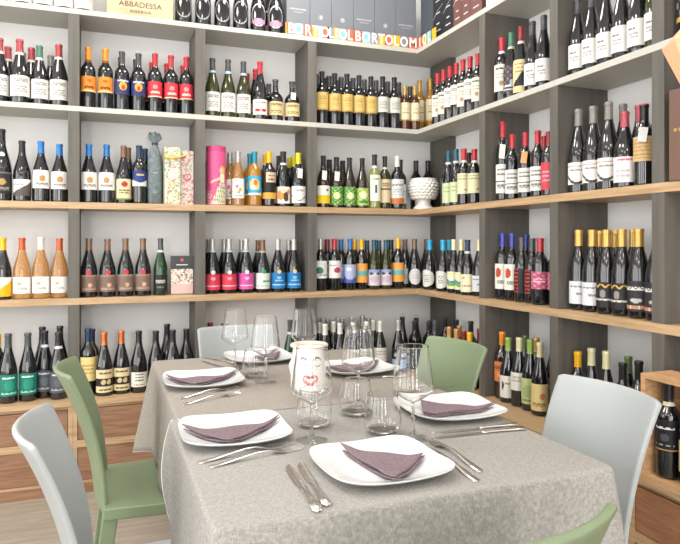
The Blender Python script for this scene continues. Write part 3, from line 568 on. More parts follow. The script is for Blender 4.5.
def make_bottle(style, x, y, z, h, face, lab_text, group, w=None):
    shape, glass, cap, lb, look, ex = ST[style]
    e = empty('wine_bottle', (x, y, z), face, label=lab_text, cat='wine bottle', group=group)
    ws = ex.get('w', 1) if w is None else w
    e.scale = (ws, ws, h / BH)
    link('bottle_glass', body_mesh(shape, glass), e)
    c0 = SH[shape][1]
    cp = link('capsule', ring_mesh(shape, c0, .999, capm(cap), cap, cap=True), e)
    if ex.get('topc'): link('capsule_top', ring_mesh(shape, .985, .9995, capm(ex['topc']), 'top' + ex['topc'], off=.0012, cap=True), cp)
    if ex.get('nb'): link('neck_band', ring_mesh(shape, c0 - .045, c0 - .004, pap(ex['nb']), ex['nb'], steps=3), e)
    lo = link('label', label_mesh(shape, lb), e) if lb else None
    if ex.get('seal'): link('seal', seal_mesh(shape, ex['seal'], ex['st']), lo)
    if ex.get('tag'):
        ts = link('tag_string', loop_mesh(), e); ts.location = (0, 0, BH * .80)
        o = link('neck_tag', tag_mesh(ex['tag']), ts); o.location = (.004, -.036, -BH * .095); o.rotation_euler = (R(-14), R(8), R(10))
        if shape == 'burg': o.location.y = -.031
    if ex.get('wire'):
        def fn():
            mb = MB()
            for s in (0, pi / 2): mb.tube([(.018 * cos(a) * cos(s), .018 * cos(a) * sin(s), .022 * sin(a)) for a in [pi * k / 12 for k in range(13)]], .0012, 5)
            me = bpy.data.meshes.new('wire'); me.from_pydata(mb.v, [], mb.f); me.materials.append(M_steel_b); return me
        link('wire_cage', misc_mesh('wire', fn), e).location = (0, 0, BH * .995)
    return e
# rows: (image column, image row of the cap, distance behind the shelf edge, style)
F1, F2, F3 = .07, .15, .21
BACK = {
 0: [(6, None, .05, 'bigw'), (24, None, .05, 'bigw'), (43, None, .05, 'bigw'), (62, None, .05, 'bigw'), (80.5, None, .05, 'bigw'),
     (183.5, None, .07, 'bub'), (203, None, .07, 'bub'), (222, None, .07, 'bub'), (240.5, None, .07, 'bub'), (258, None, .07, 'bubp'), (275.5, None, .07, 'bubp'), (268, None, .16, 'bubp')],
 1: [(9, 40, F1, 'brick'), (28.5, 42, F1, 'brick'), (14.5, 48, F2, 'brick'), (33, 49, F2, 'brick'), (24, 53, F3, 'greyb'), (47, 47, F1, 'pine'), (42, 55, F2, 'greyb'), (62, 45, F1, 'brick'),
     (88, 48, F1, 'orange'), (105.5, 49, F1, 'orange'), (122, 52, F1, 'navy'), (138.5, 54, F1, 'navy'), (121, 58, F2+.02, 'dks'), (136, 60, F2+.02, 'dks'), (155, 54, F1, 'redl'), (171, 56, F1, 'redl'), (187, 57.5, F1, 'redl'), (152, 63, F2, 'redl'), (167, 64, F2, 'redl'), (183, 66, F2, 'redl'),
     (213, 59, F1, 'softw'), (228, 60, F1, 'softw'), (243, 62, F1, 'softw'), (259, 63, F1, 'redspot'), (254, 70, F2, 'redspot'), (249.5, 74, F3, 'redspot'), (268, 88, F2, 'dks'), (275.5, 80, F1, 'squat'), (292, 82, F1, 'squatt'),
     (322.5, 72, F1, 'goldl'), (334.5, 74, F1, 'goldl'), (346.5, 74.5, F1, 'goldl'), (359, 76, F1, 'goldl'), (371, 77, F1, 'goldl'), (383, 77, F1, 'silvl'), (395.5, 78, F1, 'silvl'),
     (316.5, 75, F2, 'dks'), (329, 77, F2, 'dks'), (342, 78, F2, 'dks'), (354, 79, F2, 'dks'), (364, 80, F2, 'dks'), (376, 81, F2, 'dks'), (387, 82, F2, 'dks'), (398.5, 83, F2, 'dks'),
     (325, 79, F3+.01, 'dks'), (338, 81, F3+.01, 'dks'), (350, 82, F3+.01, 'dks'),
     (404, 86.5, F1, 'half'), (413.5, 86.5, F1, 'half'), (410, 87, F2, 'dks'), (421.5, 80.5, F2, 'halfa'), (428, 79, F2-.02, 'halfa'), (434, 82, F3, 'halfa')],
 2: [(9.5, 130, F1, 'big'), (30, 141.5, F1, 'diag'), (48, 142, F1, 'bluec'), (62, 144.5, F1, 'bluec'),
     (88.5, 144.5, F1, 'bluec'), (106, 145, F1, 'bluec'), (123.5, 146, F1, 'brownr'), (128.5, 148, F2, 'brownr'), (139.5, 146, F1, 'night'), (145, 149, F2, 'night'),
     (230, 153, F2, 'rose'), (238, 152, F1, 'rose'), (250, 154, F2, 'sea'), (254.6, 152, F1, 'sea'), (269, 152, F1, 'oband'), (267.5, 155, F2, 'yelc'), (277, 156, F2, 'dk'), (284.7, 152, F1, 'folk'), (299.5, 154, F1, 'hill'), (295, 157, F2, 'hillb'), (290.5, 158, F3, 'hillb'),
     (323.3, 156, F1, 'wyel'), (329.6, 160, F2, 'dk'), (336.5, 157.5, F1, 'gpatt'), (342.5, 161, F2, 'dk'), (349.5, 158, F1, 'gpat'), (363, 158.5, F1, 'gyel'), (375, 155, F1, 'lime'), (384.5, 156.5, F1+.01, 'olv'), (396.4, 156.5, F1, 'ash'), (406, 160, F1+.04, 'pwhite'), (416, 161, .218, 'dkb'), (428, 161, .218, 'dkb')],
 3: [(4, 238, F1, 'tri'), (23, 238, F1, 'roseo'), (41, 237.5, F1, 'rosew'), (59.5, 238.5, F1, 'roseo'),
     (89, 238.5, F1, 'earth'), (107.6, 239, F1, 'earth'), (125.6, 238.5, F1, 'earth'), (143, 238.5, F1, 'earth'), (160.6, 238.5, F1, 'grn'),
     (212.5, 239, F1, 'crim'), (229, 239, F1, 'crim'), (246, 239, F1, 'mag'), (262.5, 240, F1, 'mint'), (278, 239.5, F1, 'azu'), (293.8, 239.5, F1, 'azu'), (208.5, 239.5, F2, 'crim'), (224, 239.5, F2, 'crim'), (241.8, 239.5, F2, 'mag'), (258.4, 240.3, F2, 'mint'), (289, 240, F2, 'azu'),
     (320.6, 239, F1, 'vine'), (334.5, 239, F1, 'grap'), (327.3, 239.5, F2, 'redc'), (341, 239.5, F2, 'bwash'), (350, 239, F1, 'bwash'), (361.5, 239.5, F1+.02, 'suns'), (356, 240, F2, 'yelc'), (373.8, 240, F1, 'shell'), (386, 240, F1, 'shell'), (366.5, 240.5, F2, 'shell'), (379, 240.5, F2, 'shell'), (398, 238.5, F1, 'suns'), (391, 240, F2, 'dk'), (405, 239.5, F2, 'oval'), (414.5, 239, F1, 'oval'), (426.5, 239.5, F2, 'oval')],
 4: [(1, 334.5, .03, 'yelc'), (7.5, 333.5, .0, 'teal'), (27.5, 333, .0, 'teal'), (44, 327, .12, 'dk'), (46.5, 331, .03, 'gry'), (58, 332, .0, 'gry'), (61.5, 326, .11, 'dk'),
     (87, 329, .01, 'papy'), (92, 329, .1, 'papy'), (104.7, 332, .0, 'trio'), (121, 331, .0, 'trio'), (138, 331, .0, 'sket'), (154.5, 331, .0, 'dk'), (167, 324, .12, 'dk'), (171, 330, .0, 'dk'), (186.5, 329, .02, 'dk'),
     (212, 322.5, .12, 'redc'), (222.5, 323.5, .12, 'redc'), (290, 320, .06, 'grn'),
     (319, 322.5, .07, 'wcap'), (324.5, 324, .0, 'wcap'), (332.8, 321.5, .07, 'wcap'), (339, 323, .0, 'wcap'), (353, 322.5, .0, 'wcap'), (366.6, 321.5, .0, 'wcap'), (372.5, 320, .09, 'wcap'), (380, 321, .0, 'wcap'),
     (324, 318, .16, 'wcap2'), (337, 317.5, .16, 'wcap2'), (349.3, 317, .15, 'wcap2'), (362.3, 316, .15, 'wcap2'), (329, 320, .21, 'wcap2'), (342, 319, .22, 'wcap2'), (367.5, 318.5, .21, 'wcap2'),
     (398.3, 320, -.02, 'blub'), (404, 317, .08, 'wire'), (413, 321, .04, 'dkb'), (419, 318, .12, 'wire'), (426, 322, .1, 'dks'), (431, 320.5, .18, 'dkb')],
}
SIDE = {
 0: [(495.5, None, .07, 'bigw')],
 1: [(438.5, 73.5, F1, 'chat'), (444.3, 70, F1, 'chat'), (449.7, 67, F1, 'chatw'), (455.5, 64, F1, 'chatw'), (462.8, 60, F1, 'chat'), (470, 57, F1, 'chatw'), (478, 54, F1, 'chat'),
     (493.4, 44, F1, 'scroll'), (501.5, 38.5, F1, 'redw'), (506, 46, F2, 'redw'), (511.6, 33, F1, 'pict'), (520.8, 27.5, F1, 'maroon'), (532.8, 22, F1, 'char'), (543.8, 16, F1, 'char'),
     (569, 4, F1, 'char'), (582.7, -4, F1, 'char'), (597, -12, F1, 'char'), (612.5, -20, F1, 'char'), (628, -30, F1, 'charp'), (643.4, -40, F1, 'charo'), (675, -50, F1, 'ornate')],
 2: [(441, 160, F2, 'dkb'), (446, 157, F2, 'dkb'), (448.5, 151, F1, 'pgreen'), (456, 149.5, F1, 'pgreen'), (464, 149, F1, 'ivo'), (469, 153, F2, 'olv'), (474.5, 149.5, F1, 'ivo'),
     (503, 122, F1, 'rtag'), (512.5, 135, F1, 'rlow'), (525.5, 133, F1, 'rtagb'), (538, 131, F1, 'rlow'), (544.5, 136.5, F2, 'rlow'), (549, 132, F1, 'rpink'),
     (577.5, 110, F1, 'alp'), (592.3, 107, F1, 'alp'), (607.4, 103, F1, 'alp'), (626.3, 112, F1-.01, 'tallw'), (624.4, 104, F2, 'alp'), (643, 105, F1, 'wood'), (638, 106, F2, 'tallw'), (656, 104, F2, 'woodb')],
 3: [(429.7, 240, .05, 'moon'), (443, 240, .05, 'moon'), (449.5, 240, .13, 'moon'), (455, 239.5, .05, 'lands'), (462.4, 239.5, .05, 'lands'), (469, 240, .05, 'ivlow'), (475.7, 239.5, .06, 'crw'),
     (504, 233.5, F1, 'viol'), (512, 233.5, F1, 'viol'), (522, 237.5, F1, 'rtext'), (526.5, 235, F2, 'viol'), (533, 238.5, F1, 'rtext'), (543.4, 238.5, F1, 'pinkl'), (551, 239, F1+.01, 'pinkl'),
     (583.2, 230, F1, 'gw'), (596.4, 230, F1, 'gw'), (600.5, 231, F2, 'gw'), (609.7, 230, F1, 'gz'), (616, 231, F2, 'gz'), (623.4, 229.5, F1, 'gz'), (634, 230, F2, 'gc'), (639.2, 229, F1, 'gc'), (654, 230, F1, 'gc')],
 4: [(434.8, 322, .04, 'dks'), (442.3, 317, .15, 'dkb'), (438, 320, .12, 'dks'), (449.6, 327, .04, 'tanc'), (456, 329, .04, 'tanc'), (461.4, 326, .12, 'tanc'), (456.5, 320, .19, 'dkb'), (464.5, 331, .04, 'redc'), (469, 321, .14, 'dkb'), (471.7, 332, .04, 'yelc'), (477.5, 329, .08, 'redc'),
     (500, 331.5, .07, 'amb'), (506.7, 337, .06, 'stag'), (518.8, 337.5, .06, 'sil2'), (525.3, 335.5, .14, 'moss'), (530.2, 339.5, .06, 'sage'), (536.4, 338, .14, 'toba'), (541.6, 342.5, .06, 'wheat'), (550, 338, .11, 'toba'),
     (577.5, 351.5, .07, 'yelc'), (589.8, 348, .07, 'sil2'), (605, 351, .07, 'sil2'), (623.5, 363, .07, 'dkb'), (628.4, 356.5, .14, 'moss'), (638.3, 361, .07, 'dkb')],
}
ROWN = {0: 'top shelf', 1: 'upper white shelf', 2: 'higher oak shelf', 3: 'lower oak shelf', 4: 'worktop'}
ZT = {0: TOPS[0], 1: TOPS[1], 2: TOPS[2], 3: TOPS[3], 4: CT}
ORD = 'first second third fourth fifth sixth seventh eighth ninth tenth eleventh twelfth thirteenth fourteenth fifteenth sixteenth seventeenth eighteenth'.split()
allb = []
for wall, data in (('rear', BACK), ('side', SIDE)):
    for row, lst in data.items():
        zt = ZT[row]
        for px, py, d, stl in lst:
            if wall == 'rear':
                Y = D0Y + d; X, f = on_back(px, Y)
            else:
                X = D0X + d; Y, f = on_side(px, X)
            h = .315
            if py is not None: h = min(.40, max(.23, H + (HOR - py) * f / FPX - zt))
            if row == 1 and wall == 'side' and py is not None and py < 10: h = .325
            r = max(p[0] for p in SH[ST[stl][0]][0]) * ST[stl][5].get('w', 1) + .0012
            allb.append(dict(wall=wall, row=row, x=X, y=Y, h=h, s=stl, d=d, r=r, hid=(d >= .10), px=px))
OBST = [(2, 1.838, 3.485, .104), (2, .254, 3.49, .042), (2, .573, 3.477, .056)]      # the pine cone planter, the wrapped bottle, the pink tube
def bay(b):
    for a, c in zip([-.728, -.111, .506, 1.126], [-.163, .454, 1.074, 1.983]):
        if a - .03 <= b['x'] <= c + .03 and b['y'] > D0Y - .06: return ('x', a, c)
    for a, c in zip([2.746, 2.210, 1.677, 1.142], [3.411, 2.695, 2.158, 1.625]):
        if a - .03 <= b['y'] <= c + .03: return ('y', a, c)
for b in allb: b['bay'] = bay(b)
for it in range(160):
    for i, b in enumerate(allb):
        for c in allb[i+1:]:
            if c['row'] != b['row']: continue
            dx, dy = c['x'] - b['x'], c['y'] - b['y']; dd = math.hypot(dx, dy) or 1e-4; m = b['r'] + c['r'] + .001 - dd
            if m > 0:
                # slide hidden bottles more than front ones
                wb, wc = (.8 if b['hid'] else .35), (.8 if c['hid'] else .35); s = wb + wc
                b['x'] -= dx / dd * m * wb / s; b['y'] -= dy / dd * m * wb / s; c['x'] += dx / dd * m * wc / s; c['y'] += dy / dd * m * wc / s
        for row, ox, oy, orr in OBST:
            if row == b['row']:
                dx, dy = b['x'] - ox, b['y'] - oy; dd = math.hypot(dx, dy); m = b['r'] + orr - dd
                if m > 0: b['x'] += dx / dd * m; b['y'] += dy / dd * m
        if b['row'] > 0:
            ax, a, c = b['bay']; r = b['r'] + .001
            if ax == 'x': b['x'] = min(max(b['x'], a + r), c - r)
            elif b['bay'][2] > 3.4: b['y'] = max(b['y'], a + r)
            else: b['y'] = min(max(b['y'], a + r), c - r)
        lo = b['r'] + .002 if b['row'] < 4 else -.06
        if b['bay'] is None or b['bay'][0] == 'x':
            b['y'] = min(YW - b['r'] - .002, max(b['y'], D0Y + lo) if not (b['x'] > 1.759) else b['y']); b['x'] = min(b['x'], XW - b['r'] - .002)
        else:
            b['x'] = min(XW - b['r'] - .002, max(b['x'], D0X + lo))
# labels: a look plus its place counted from the corner among bottles of the same look on that shelf
keyed = {}
for b in allb:
    look = ST[b['s']][4]
    look = look + (' behind others' if b['hid'] else '')
    b['look'] = look; keyed.setdefault((b['wall'], b['row'], look), []).append(b)
for (wall, row, look), lst in keyed.items():
    lst.sort(key=lambda b: -(b['x'] if wall == 'rear' else b['y']))
    for k, b in enumerate(lst):
        o = '' if len(lst) == 1 else ', %s from corner' % ORD[k]
        b['label'] = '%s%s, %s %s' % (look, o, wall + '-wall', ROWN[row])
for b in allb:
    if b['wall'] == 'rear': face = math.atan2(b['x'] - .35, b['y'] - .2) * -.65
    else: face = math.atan2(b['x'] - .35, b['y'] - .2) * -1.0 - .25
    make_bottle(b['s'], b['x'], b['y'], ZT[b['row']] + .0003, b['h'], face + random.uniform(-.12, .12), b['label'], 'wine bottles on the %s-wall %s' % (b['wall'], ROWN[b['row']]))


# ---------------------------------------------------------------- things on the shelves
def col_x(px, Y): return on_back(px, Y)[0]
def col_y(px, X): return on_side(px, X)[0]
# wooden wine box lettered on its face
x0, x1 = col_x(107, 3.43), col_x(173, 3.43); z0 = TOPS[0] + .0005
wb = empty('wooden_wine_box', ((x0 + x1) / 2, 3.54, z0), label='pale pine wine box lettered ABBADESSA RISERVA on the top shelf', cat='wine box')
hw = (x1 - x0) / 2
MB().box(-hw, hw, -.11, .10, 0, .29).build('box_body', M_pine, wb, bevel=.002)
Mbr = mat('burnt_lettering', '#5c4633', .7)
put_text('lettering', 'ABBADESSA', .038, Mbr, wb, (0, -.1106, .062), sx=1.05)
put_text('lettering', 'RISERVA', .019, Mbr, wb, (0, -.1106, .026), sx=1.5)
MB().lathe([(.030, -.0005), (.030, .0005), (.024, .0005), (.024, -.0005)], 24).build('burnt_emblem', Mbr, wb).location = (0, -.1105, .13)
wb.children[-1].rotation_euler = (R(90), 0, 0)
# tall grey wine cartons behind the letter strip
Mgc = mat('carton_grey', '#777b81', .5); Mgd = mat('carton_slate', '#4e545d', .5); Mfoil = mat('carton_foil', '#d5d8dc', .4)
edges = [286.5, 310, 331.5, 353.5, 374.6, 396, 416.2]
kinds = ['n', 'o', 'o', 'n', 'o', 'n']
nth = ['farthest from the corner', 'second from the crown bottles', 'third along the strip', 'fourth along the strip', 'fifth along the strip, next to last', 'nearest the corner on the rear wall']
for k in range(6):
    a, b = col_x(edges[k], 3.445) + .001, col_x(edges[k+1], 3.445) - .001
    e = empty('wine_carton', ((a + b) / 2, 3.50, z0), label='tall grey wine carton with ' + ('printed name, ' if kinds[k] == 'n' else 'round crest, ') + nth[k], cat='carton', group='grey wine cartons behind the letter strip')
    w = (b - a) / 2
    MB().box(-w, w, -.055, .055, 0, .35).build('carton_body', Mgc, e, bevel=.0015)
    if kinds[k] == 'n':
        put_text('printed_name', 'BORTOLOMIOL', .0135, Mfoil, e, (0, -.0556, .155 - .012 * (k > 0)))
        MB().box(-.03, .03, -.0556, -.0552, .138 - .012 * (k > 0), .1395 - .012 * (k > 0)).build('printed_line', Mfoil, e)
    else:
        q = MB().lathe([(.013, -.0003), (.013, .0003), (.0115, .0003), (.0115, -.0003), (.013, -.0003)], 24); q.box(-.005, .005, -.006, .007, 0, .0004)
        o = q.build('crest', Mfoil, e); o.location = (0, -.0556, .125); o.rotation_euler = (R(90), 0, 0)
def side_carton(p0, p1, m, label, name='wine_carton', h=.35, X=1.79, marks=None):
    b, a = col_y(p0, X) - .001, col_y(p1, X) + .001
    if p0 < 422: b = min(b, 3.432)
    e = empty(name, (X + .05, (a + b) / 2, z0), label=label, cat='carton', group='cartons on the side top shelf')
    w = (b - a) / 2
    MB().box(-.05, .05, -w, w, 0, h).build('carton_body', m, e, bevel=.0015)
    if marks:
        cb = e.children[0]
        for zz, ln in marks: MB().box(-.0506, -.0502, -w * ln, w * ln, zz, zz + .006).build('printed_mark', Mfoil, cb)
        MB().tube([(-.0504, w, .13), (-.0504, 0, .17), (-.0504, -w, .19)], .0011, 5).build('printed_line', Mfoil, cb)
    return e
Mbk = mat('carton_black', '#26282b', .45); Mbw = mat('carton_maroon', '#6e4a46', .5)
side_carton(420.7, 433, Mgd, 'slate grey wine carton around the corner behind the strip end', marks=None)
mk4 = [(.05, .5), (.09, .3), (.15, .4), (.22, .5), (.28, .4)]
side_carton(433.2, 443, Mbk, 'black wine carton with pale marks beside the letter strip end', marks=mk4)
side_carton(443.2, 453, Mbk, 'black wine carton with pale marks touching the maroon cartons', marks=mk4)
side_carton(453.2, 461.5, Mbw, 'maroon wine carton with pale marks touching the black cartons', marks=mk4)
side_carton(461.7, 470, Mbw, 'maroon wine carton, middle of three', marks=mk4)
side_carton(470.2, 482, Mbw, 'maroon wine carton, widest, beside the white labelled bottle', marks=mk4)
# strip of cut-out letters along the shelf edge
strip = empty('letter_strip', (0, 0, z0), label='colourful card strip of letters spelling a wine name along the top shelf edge', cat='decoration')
LC = ['#e4694a', '#7fc9cc', '#f0b42a', '#8b8791', '#f0b42a', '#7fc9cc', '#e4694a']
Mlw = mat('letter_white', '#f4f1ea', .6)
for px, ch, c in [(288, '', 2), (291.2, 'B', 0), (298.5, 'O', 1), (308, 'R', 0), (315.5, 'T', 2), (320.5, 'I', 1), (325, 'O', 0), (331.5, 'L', 3), (336.5, 'I', 2), (343, 'O', 1), (350, 'L', 0), (354.3, '', 2), (358, 'B', 0), (366, 'O', 1), (374.5, 'R', 3), (381.5, 'T', 2), (389, 'O', 0), (396, 'L', 2), (404, 'O', 3), (413, 'M', 0)]:
    Y = 3.4155 if ch else 3.4175; X = col_x(px, Y); w = .027 if ch not in ('I', '') else .014
    mtl = mat('card_%d' % c, LC[c], .6)
    MB().box(X - w, X + w, Y + (.0008 * (int(px) % 2)), Y + .0006 + (.0008 * (int(px) % 2)), 0, .066).build('letter_card', mtl, strip)
    if ch: put_text('letter', ch, .080, Mlw, strip.children[-1], (X, Y - .0006, .032), offset=.0018, sx=.82)
for px, ch, c in [(420, 'I', 0), (424.5, 'O', 2), (429, 'L', 1), (434, '', 2)]:
    X = 1.7655; Y = col_y(px, X)
    MB().box(X + (.0008 * (int(px) % 2)), X + .0006 + (.0008 * (int(px) % 2)), Y - .024, Y + .024, 0, .066).build('letter_card', mat('card_%d' % c, LC[c], .6), strip)
    if ch: put_text('letter', ch, .080, Mlw, strip.children[-1], (X - .0006, Y, .032), rz=R(-90), offset=.0018, sx=.8)

# bottle wrapped in grey cloth
z2 = TOPS[2] + .0005
wr = empty('wrapped_bottle', (.254, 3.49, z2), label='bottle wrapped in grey-green cloth knotted at the neck beside the gift boxes', cat='wrapped bottle')
mb = MB(); v = []; f = []; pr = [(.030, 0), (.038, .006), (.039, .10), (.0385, .20), (.034, .25), (.022, .285), (.0145, .31), (.0135, .325), (.022, .338), (.031, .352), (.026, .372)]
mb2 = MB(); S = 32; vv = [(0, 0, 0)]; rings = []
for j, (r, z) in enumerate(pr):
    rings.append(len(vv))
    for k in range(S):
        a = 2 * pi * k / S; q = 1 + (.03 if j < 5 else .09 if j < 8 else .22) * sin(a * (7 if j < 8 else 4) + j * .3)
        vv.append((r * q * cos(a), r * q * sin(a) * (1 if j < 8 else .6), z + (.010 * sin(a * 3) if j > 8 else 0)))
ff = [(0, rings[0] + (k + 1) % S, rings[0] + k) for k in range(S)]
for a, b in zip(rings, rings[1:]): ff += [(a + k, a + (k + 1) % S, b + (k + 1) % S, b + k) for k in range(S)]
Mcl = ramp_mat('wrapping_cloth', ['#5e6a6c', '#6f7b7d', '#7f8a8c'], 60, (1, 1, 1), .85)
o = mk('cloth_wrap', vv, ff, Mcl, wr, 80)
MB().lathe([(.0165, .312), (.0175, .318), (.0165, .324)], 20).build('cord', mat('dark_cord', '#3d4648', .8), wr, smooth=60)
MB().box(-.012, .012, -.0402, -.0396, .16, .165).build('print', mat('cloth_print', '#a9b3b4', .8), wr)
MB().box(-.012, .012, -.0402, -.0396, .06, .064).build('print', mat('cloth_print', '#a9b3b4', .8), wr)
# floral gift boxes
def floral(name, base, cols, seed, m_scale=55):
    m = bpy.data.materials.new(name); m.use_nodes = True; nt = m.node_tree; b = nt.nodes['Principled BSDF']
    tc = nt.nodes.new('ShaderNodeTexCoord'); vo = nt.nodes.new('ShaderNodeTexVoronoi'); vo.inputs['Scale'].default_value = m_scale
    r = nt.nodes.new('ShaderNodeValToRGB'); r.color_ramp.interpolation = 'CONSTANT'; e = r.color_ramp.elements
    nt.links.new(tc.outputs['Object'], vo.inputs['Vector']); nt.links.new(vo.outputs['Color'], r.inputs['Fac'])
    e[0].color = lin(base); e[1].position = .45; e[1].color = lin(cols[0])
    for i, c in enumerate(cols[1:]):
        x = e.new(.55 + .1 * i); x.color = lin(c)
    nt.links.new(r.outputs['Color'], b.inputs['Base Color']); b.inputs['Roughness'].default_value = .5
    return m
gx0, gx1 = .296, .383
g = empty('gift_box', ((gx0 + gx1) / 2, 3.485, z2), label='white gift carton with green floral pattern and round medallion beside wrapped bottle', cat='gift box')
Mfl = floral('floral_green', '#cfcaba', ['#93ab7e', '#c97f78', '#c9b878', '#dcd7ca', '#6f9a80'], 1, 110)
MB().box(-.043, .043, -.043, .043, 0, .30).build('box_body', Mfl, g, bevel=.0015)
Mgb = mat('gift_border', '#c2604e', .5)
q = MB(); q.box(-.043, -.040, -.0436, -.0432, 0, .30); q.box(.040, .043, -.0436, -.0432, 0, .30); q.build('border_print', mat('gift_border2', '#5f9a80', .5), g)
o = MB().lathe([(0, .0004), (.024, .0004), (.024, 0)], 28).build('medallion', mat('gift_cream', '#f0e9d8', .5), g); o.location = (0, -.0434, .155); o.rotation_euler = (R(90), 0, 0)
o = MB().lathe([(.016, .0010), (.0185, .0010), (.0185, 0), (.016, 0), (.016, .001)], 28).build('medallion_ring', Mgb, g); o.location = (0, -.0434, .155); o.rotation_euler = (R(90), 0, 0)
q = MB(); q.tube([(-.04, -.046, .262), (-.038, -.05, .245), (0, -.052, .240), (.04, -.050, .25), (.075, -.046, .262)], .0048, 8); q.build('ribbon_handle', mat('ribbon_yellow', '#e8b93a', .6), g, smooth=60)
g = empty('gift_box', (.4185, 3.505, z2), label='white gift carton with pink lattice pattern against the shelf upright', cat='gift box')
MB().box(-.033, .033, -.04, .04, 0, .288).build('box_body', floral('floral_pink', '#d8ccc4', ['#c4828a', '#a9b58c', '#d9a8a2', '#dcd2ca', '#9a505e'], 2, 95), g, bevel=.0015)
o = MB().lathe([(.016, .0010), (.021, .0010), (.021, 0), (.016, 0), (.016, .001)], 28).build('medallion_ring', mat('gift_rose', '#c46a78', .5), g); o.location = (0, -.0404, .145); o.rotation_euler = (R(90), 0, 0)
# pink tube
t = empty('gift_tube', (.573, 3.477, z2), label='pink cylindrical gift tube painted with a pale flowery figure on the oak shelf', cat='gift tube')
MB().lathe([(0, 0), (.052, 0), (.052, .29)], 36).build('tube_body', mat('tube_pink', '#dd5a8e', .45), t, smooth=40)
MB().lathe([(.0527, .288), (.0527, .316), (.050, .318), (0, .318)], 36).build('tube_lid', mat('tube_pink_dark', '#c94479', .4), t, smooth=40)
def decal(fn, r, nu, nv, a0, a1, zz0, zz1, name, par):
    v = []; f = []; mi = []; cs = []
    for j in range(nv + 1):
        for i in range(nu + 1):
            a = R(-90) + R(a0 + (a1 - a0) * i / nu); v.append((r * cos(a), r * sin(a), zz0 + (zz1 - zz0) * j / nv))
    for j in range(nv):
        for i in range(nu):
            c = fn((i + .5) / nu, (j + .5) / nv)
            if c:
                if c not in cs: cs.append(c)
                k = j * (nu + 1) + i; f.append((k, k + 1, k + nu + 2, k + nu + 1)); mi.append(cs.index(c))
    return mk(name, v, f, [pap(c) for c in cs], par, 80, mi)
def figure(u, w):
    if w < .42 and abs(u - .68) < .10 + .26 * (.42 - w) / .42 * 1.2:                      # skirt
        return ['#efe6cf', '#e9dcb4', '#d98a9c', '#efe6cf', '#7f9a6c'][int(abs(sin(u * 91.7 + int(w * 30) * 12.9)) * 4.99)]
    if .40 <= w < .58 and abs(u - .68) < .085: return '#f0e2c8'
    if ((u - .66) / .09) ** 2 + ((w - .645) / .055) ** 2 < 1: return '#e9c49c'
    if ((u - .70) / .13) ** 2 + ((w - .66) / .08) ** 2 < 1: return '#d9a54a'
    if abs(w - (.50 - .25 * (.6 - u))) < .022 and .25 < u < .6: return '#e9c49c'
    if w < .25 and u < .3 and sin(u * 60) * sin(w * 70) > .2: return '#efd9c4'
    if .3 < w < .95 and sin(u * 41 + w * 9) * sin(w * 47) > .86: return '#a43a5c'
decal(figure, .0525, 44, 60, -85, 85, .005, .285, 'painted_figure', t)
# brochure
b0 = TOPS[3] + .0005
br = empty('wine_brochure', (.3925, 3.475, b0), label='standing brochure with dark header and photo of bottles beside green bottle', cat='brochure')
MB().box(-.058, .058, 0, .004, .002, .205).build('brochure_cover', mat('brochure_dark', '#3b3d40', .4), br)
def photo(name):
    return floral(name, '#d9cfc4', ['#b49a84', '#e4dcd4', '#8c6f5c', '#efe9e2', '#c4a890'], 3, 130)
MB().box(-.057, .057, -.0006, -.0001, .055, .135).build('photo_print', photo('brochure_photo'), br)
MB().box(-.057, .057, -.0006, -.0001, .004, .055).build('photo_print', mat('brochure_blush', '#d8b8b0', .4), br)
o = MB().lathe([(0, .0006), (.009, .0006), (.009, 0)], 20).build('emblem', mat('brochure_red', '#c5505c', .5), br); o.location = (0, 0, .183); o.rotation_euler = (R(90), 0, 0)
MB().box(-.03, .03, -.0006, 0, .155, .160).build('title_print', mat('brochure_white', '#d9d9d9', .5), br)
q = MB(); q.box(-.04, .04, .004, .045, .0, .003); q.box(-.04, .04, .006, .008, .003, .06); q.build('stand', mat('acrylic', '#e4e8ea', .1, trans=.6), br)
# pine cone planter
pc = empty('pinecone_planter', (1.838, 3.485, z2), label='white glazed ceramic planter with pine cone scales in the shelf corner', cat='planter')
Mcer = mat('ceramic_white', '#e9e7e0', .22, coat=.4)
S = 108; N = 44; vv = []; ff = []
for j in range(N + 1):
    t_ = j / N; z = .062 + .118 * t_; r = .050 + .041 * math.sin(pi * min(1, t_ * .62 + .12)) ** .9 if t_ < .8 else .050 + .041 * math.sin(pi * (.8 * .62 + .12)) ** .9 - .012 * (t_ - .8) / .2
    for k in range(S):
        a = 2 * pi * k / S; row = t_ * 6.5; i = int(row); fr = row - i
        c = abs(((a / (2 * pi) * 20 + .5 * (i % 2)) % 1) - .5) * 2; bump = max(0, 1 - c ** 1.6) * (1 - abs(fr - .45) * 1.7)
        rr = r + .010 * max(0, bump); vv.append((rr * cos(a), rr * sin(a), z))
for j in range(N):
    ff += [(j * S + k, j * S + (k + 1) % S, (j + 1) * S + (k + 1) % S, (j + 1) * S + k) for k in range(S)]
mk('bowl', vv, ff, Mcer, pc, 60)
MB().lathe([(0, 0), (.062, 0), (.064, .006), (.060, .014), (.046, .030), (.043, .045), (.050, .064)], 48).build('foot', Mcer, pc, smooth=50)
q = MB().lathe([(.077, .178), (.082, .184), (.078, .190), (.070, .186), (.066, .15), (.0, .14)], 48); q.build('rim', Mcer, pc, smooth=50)
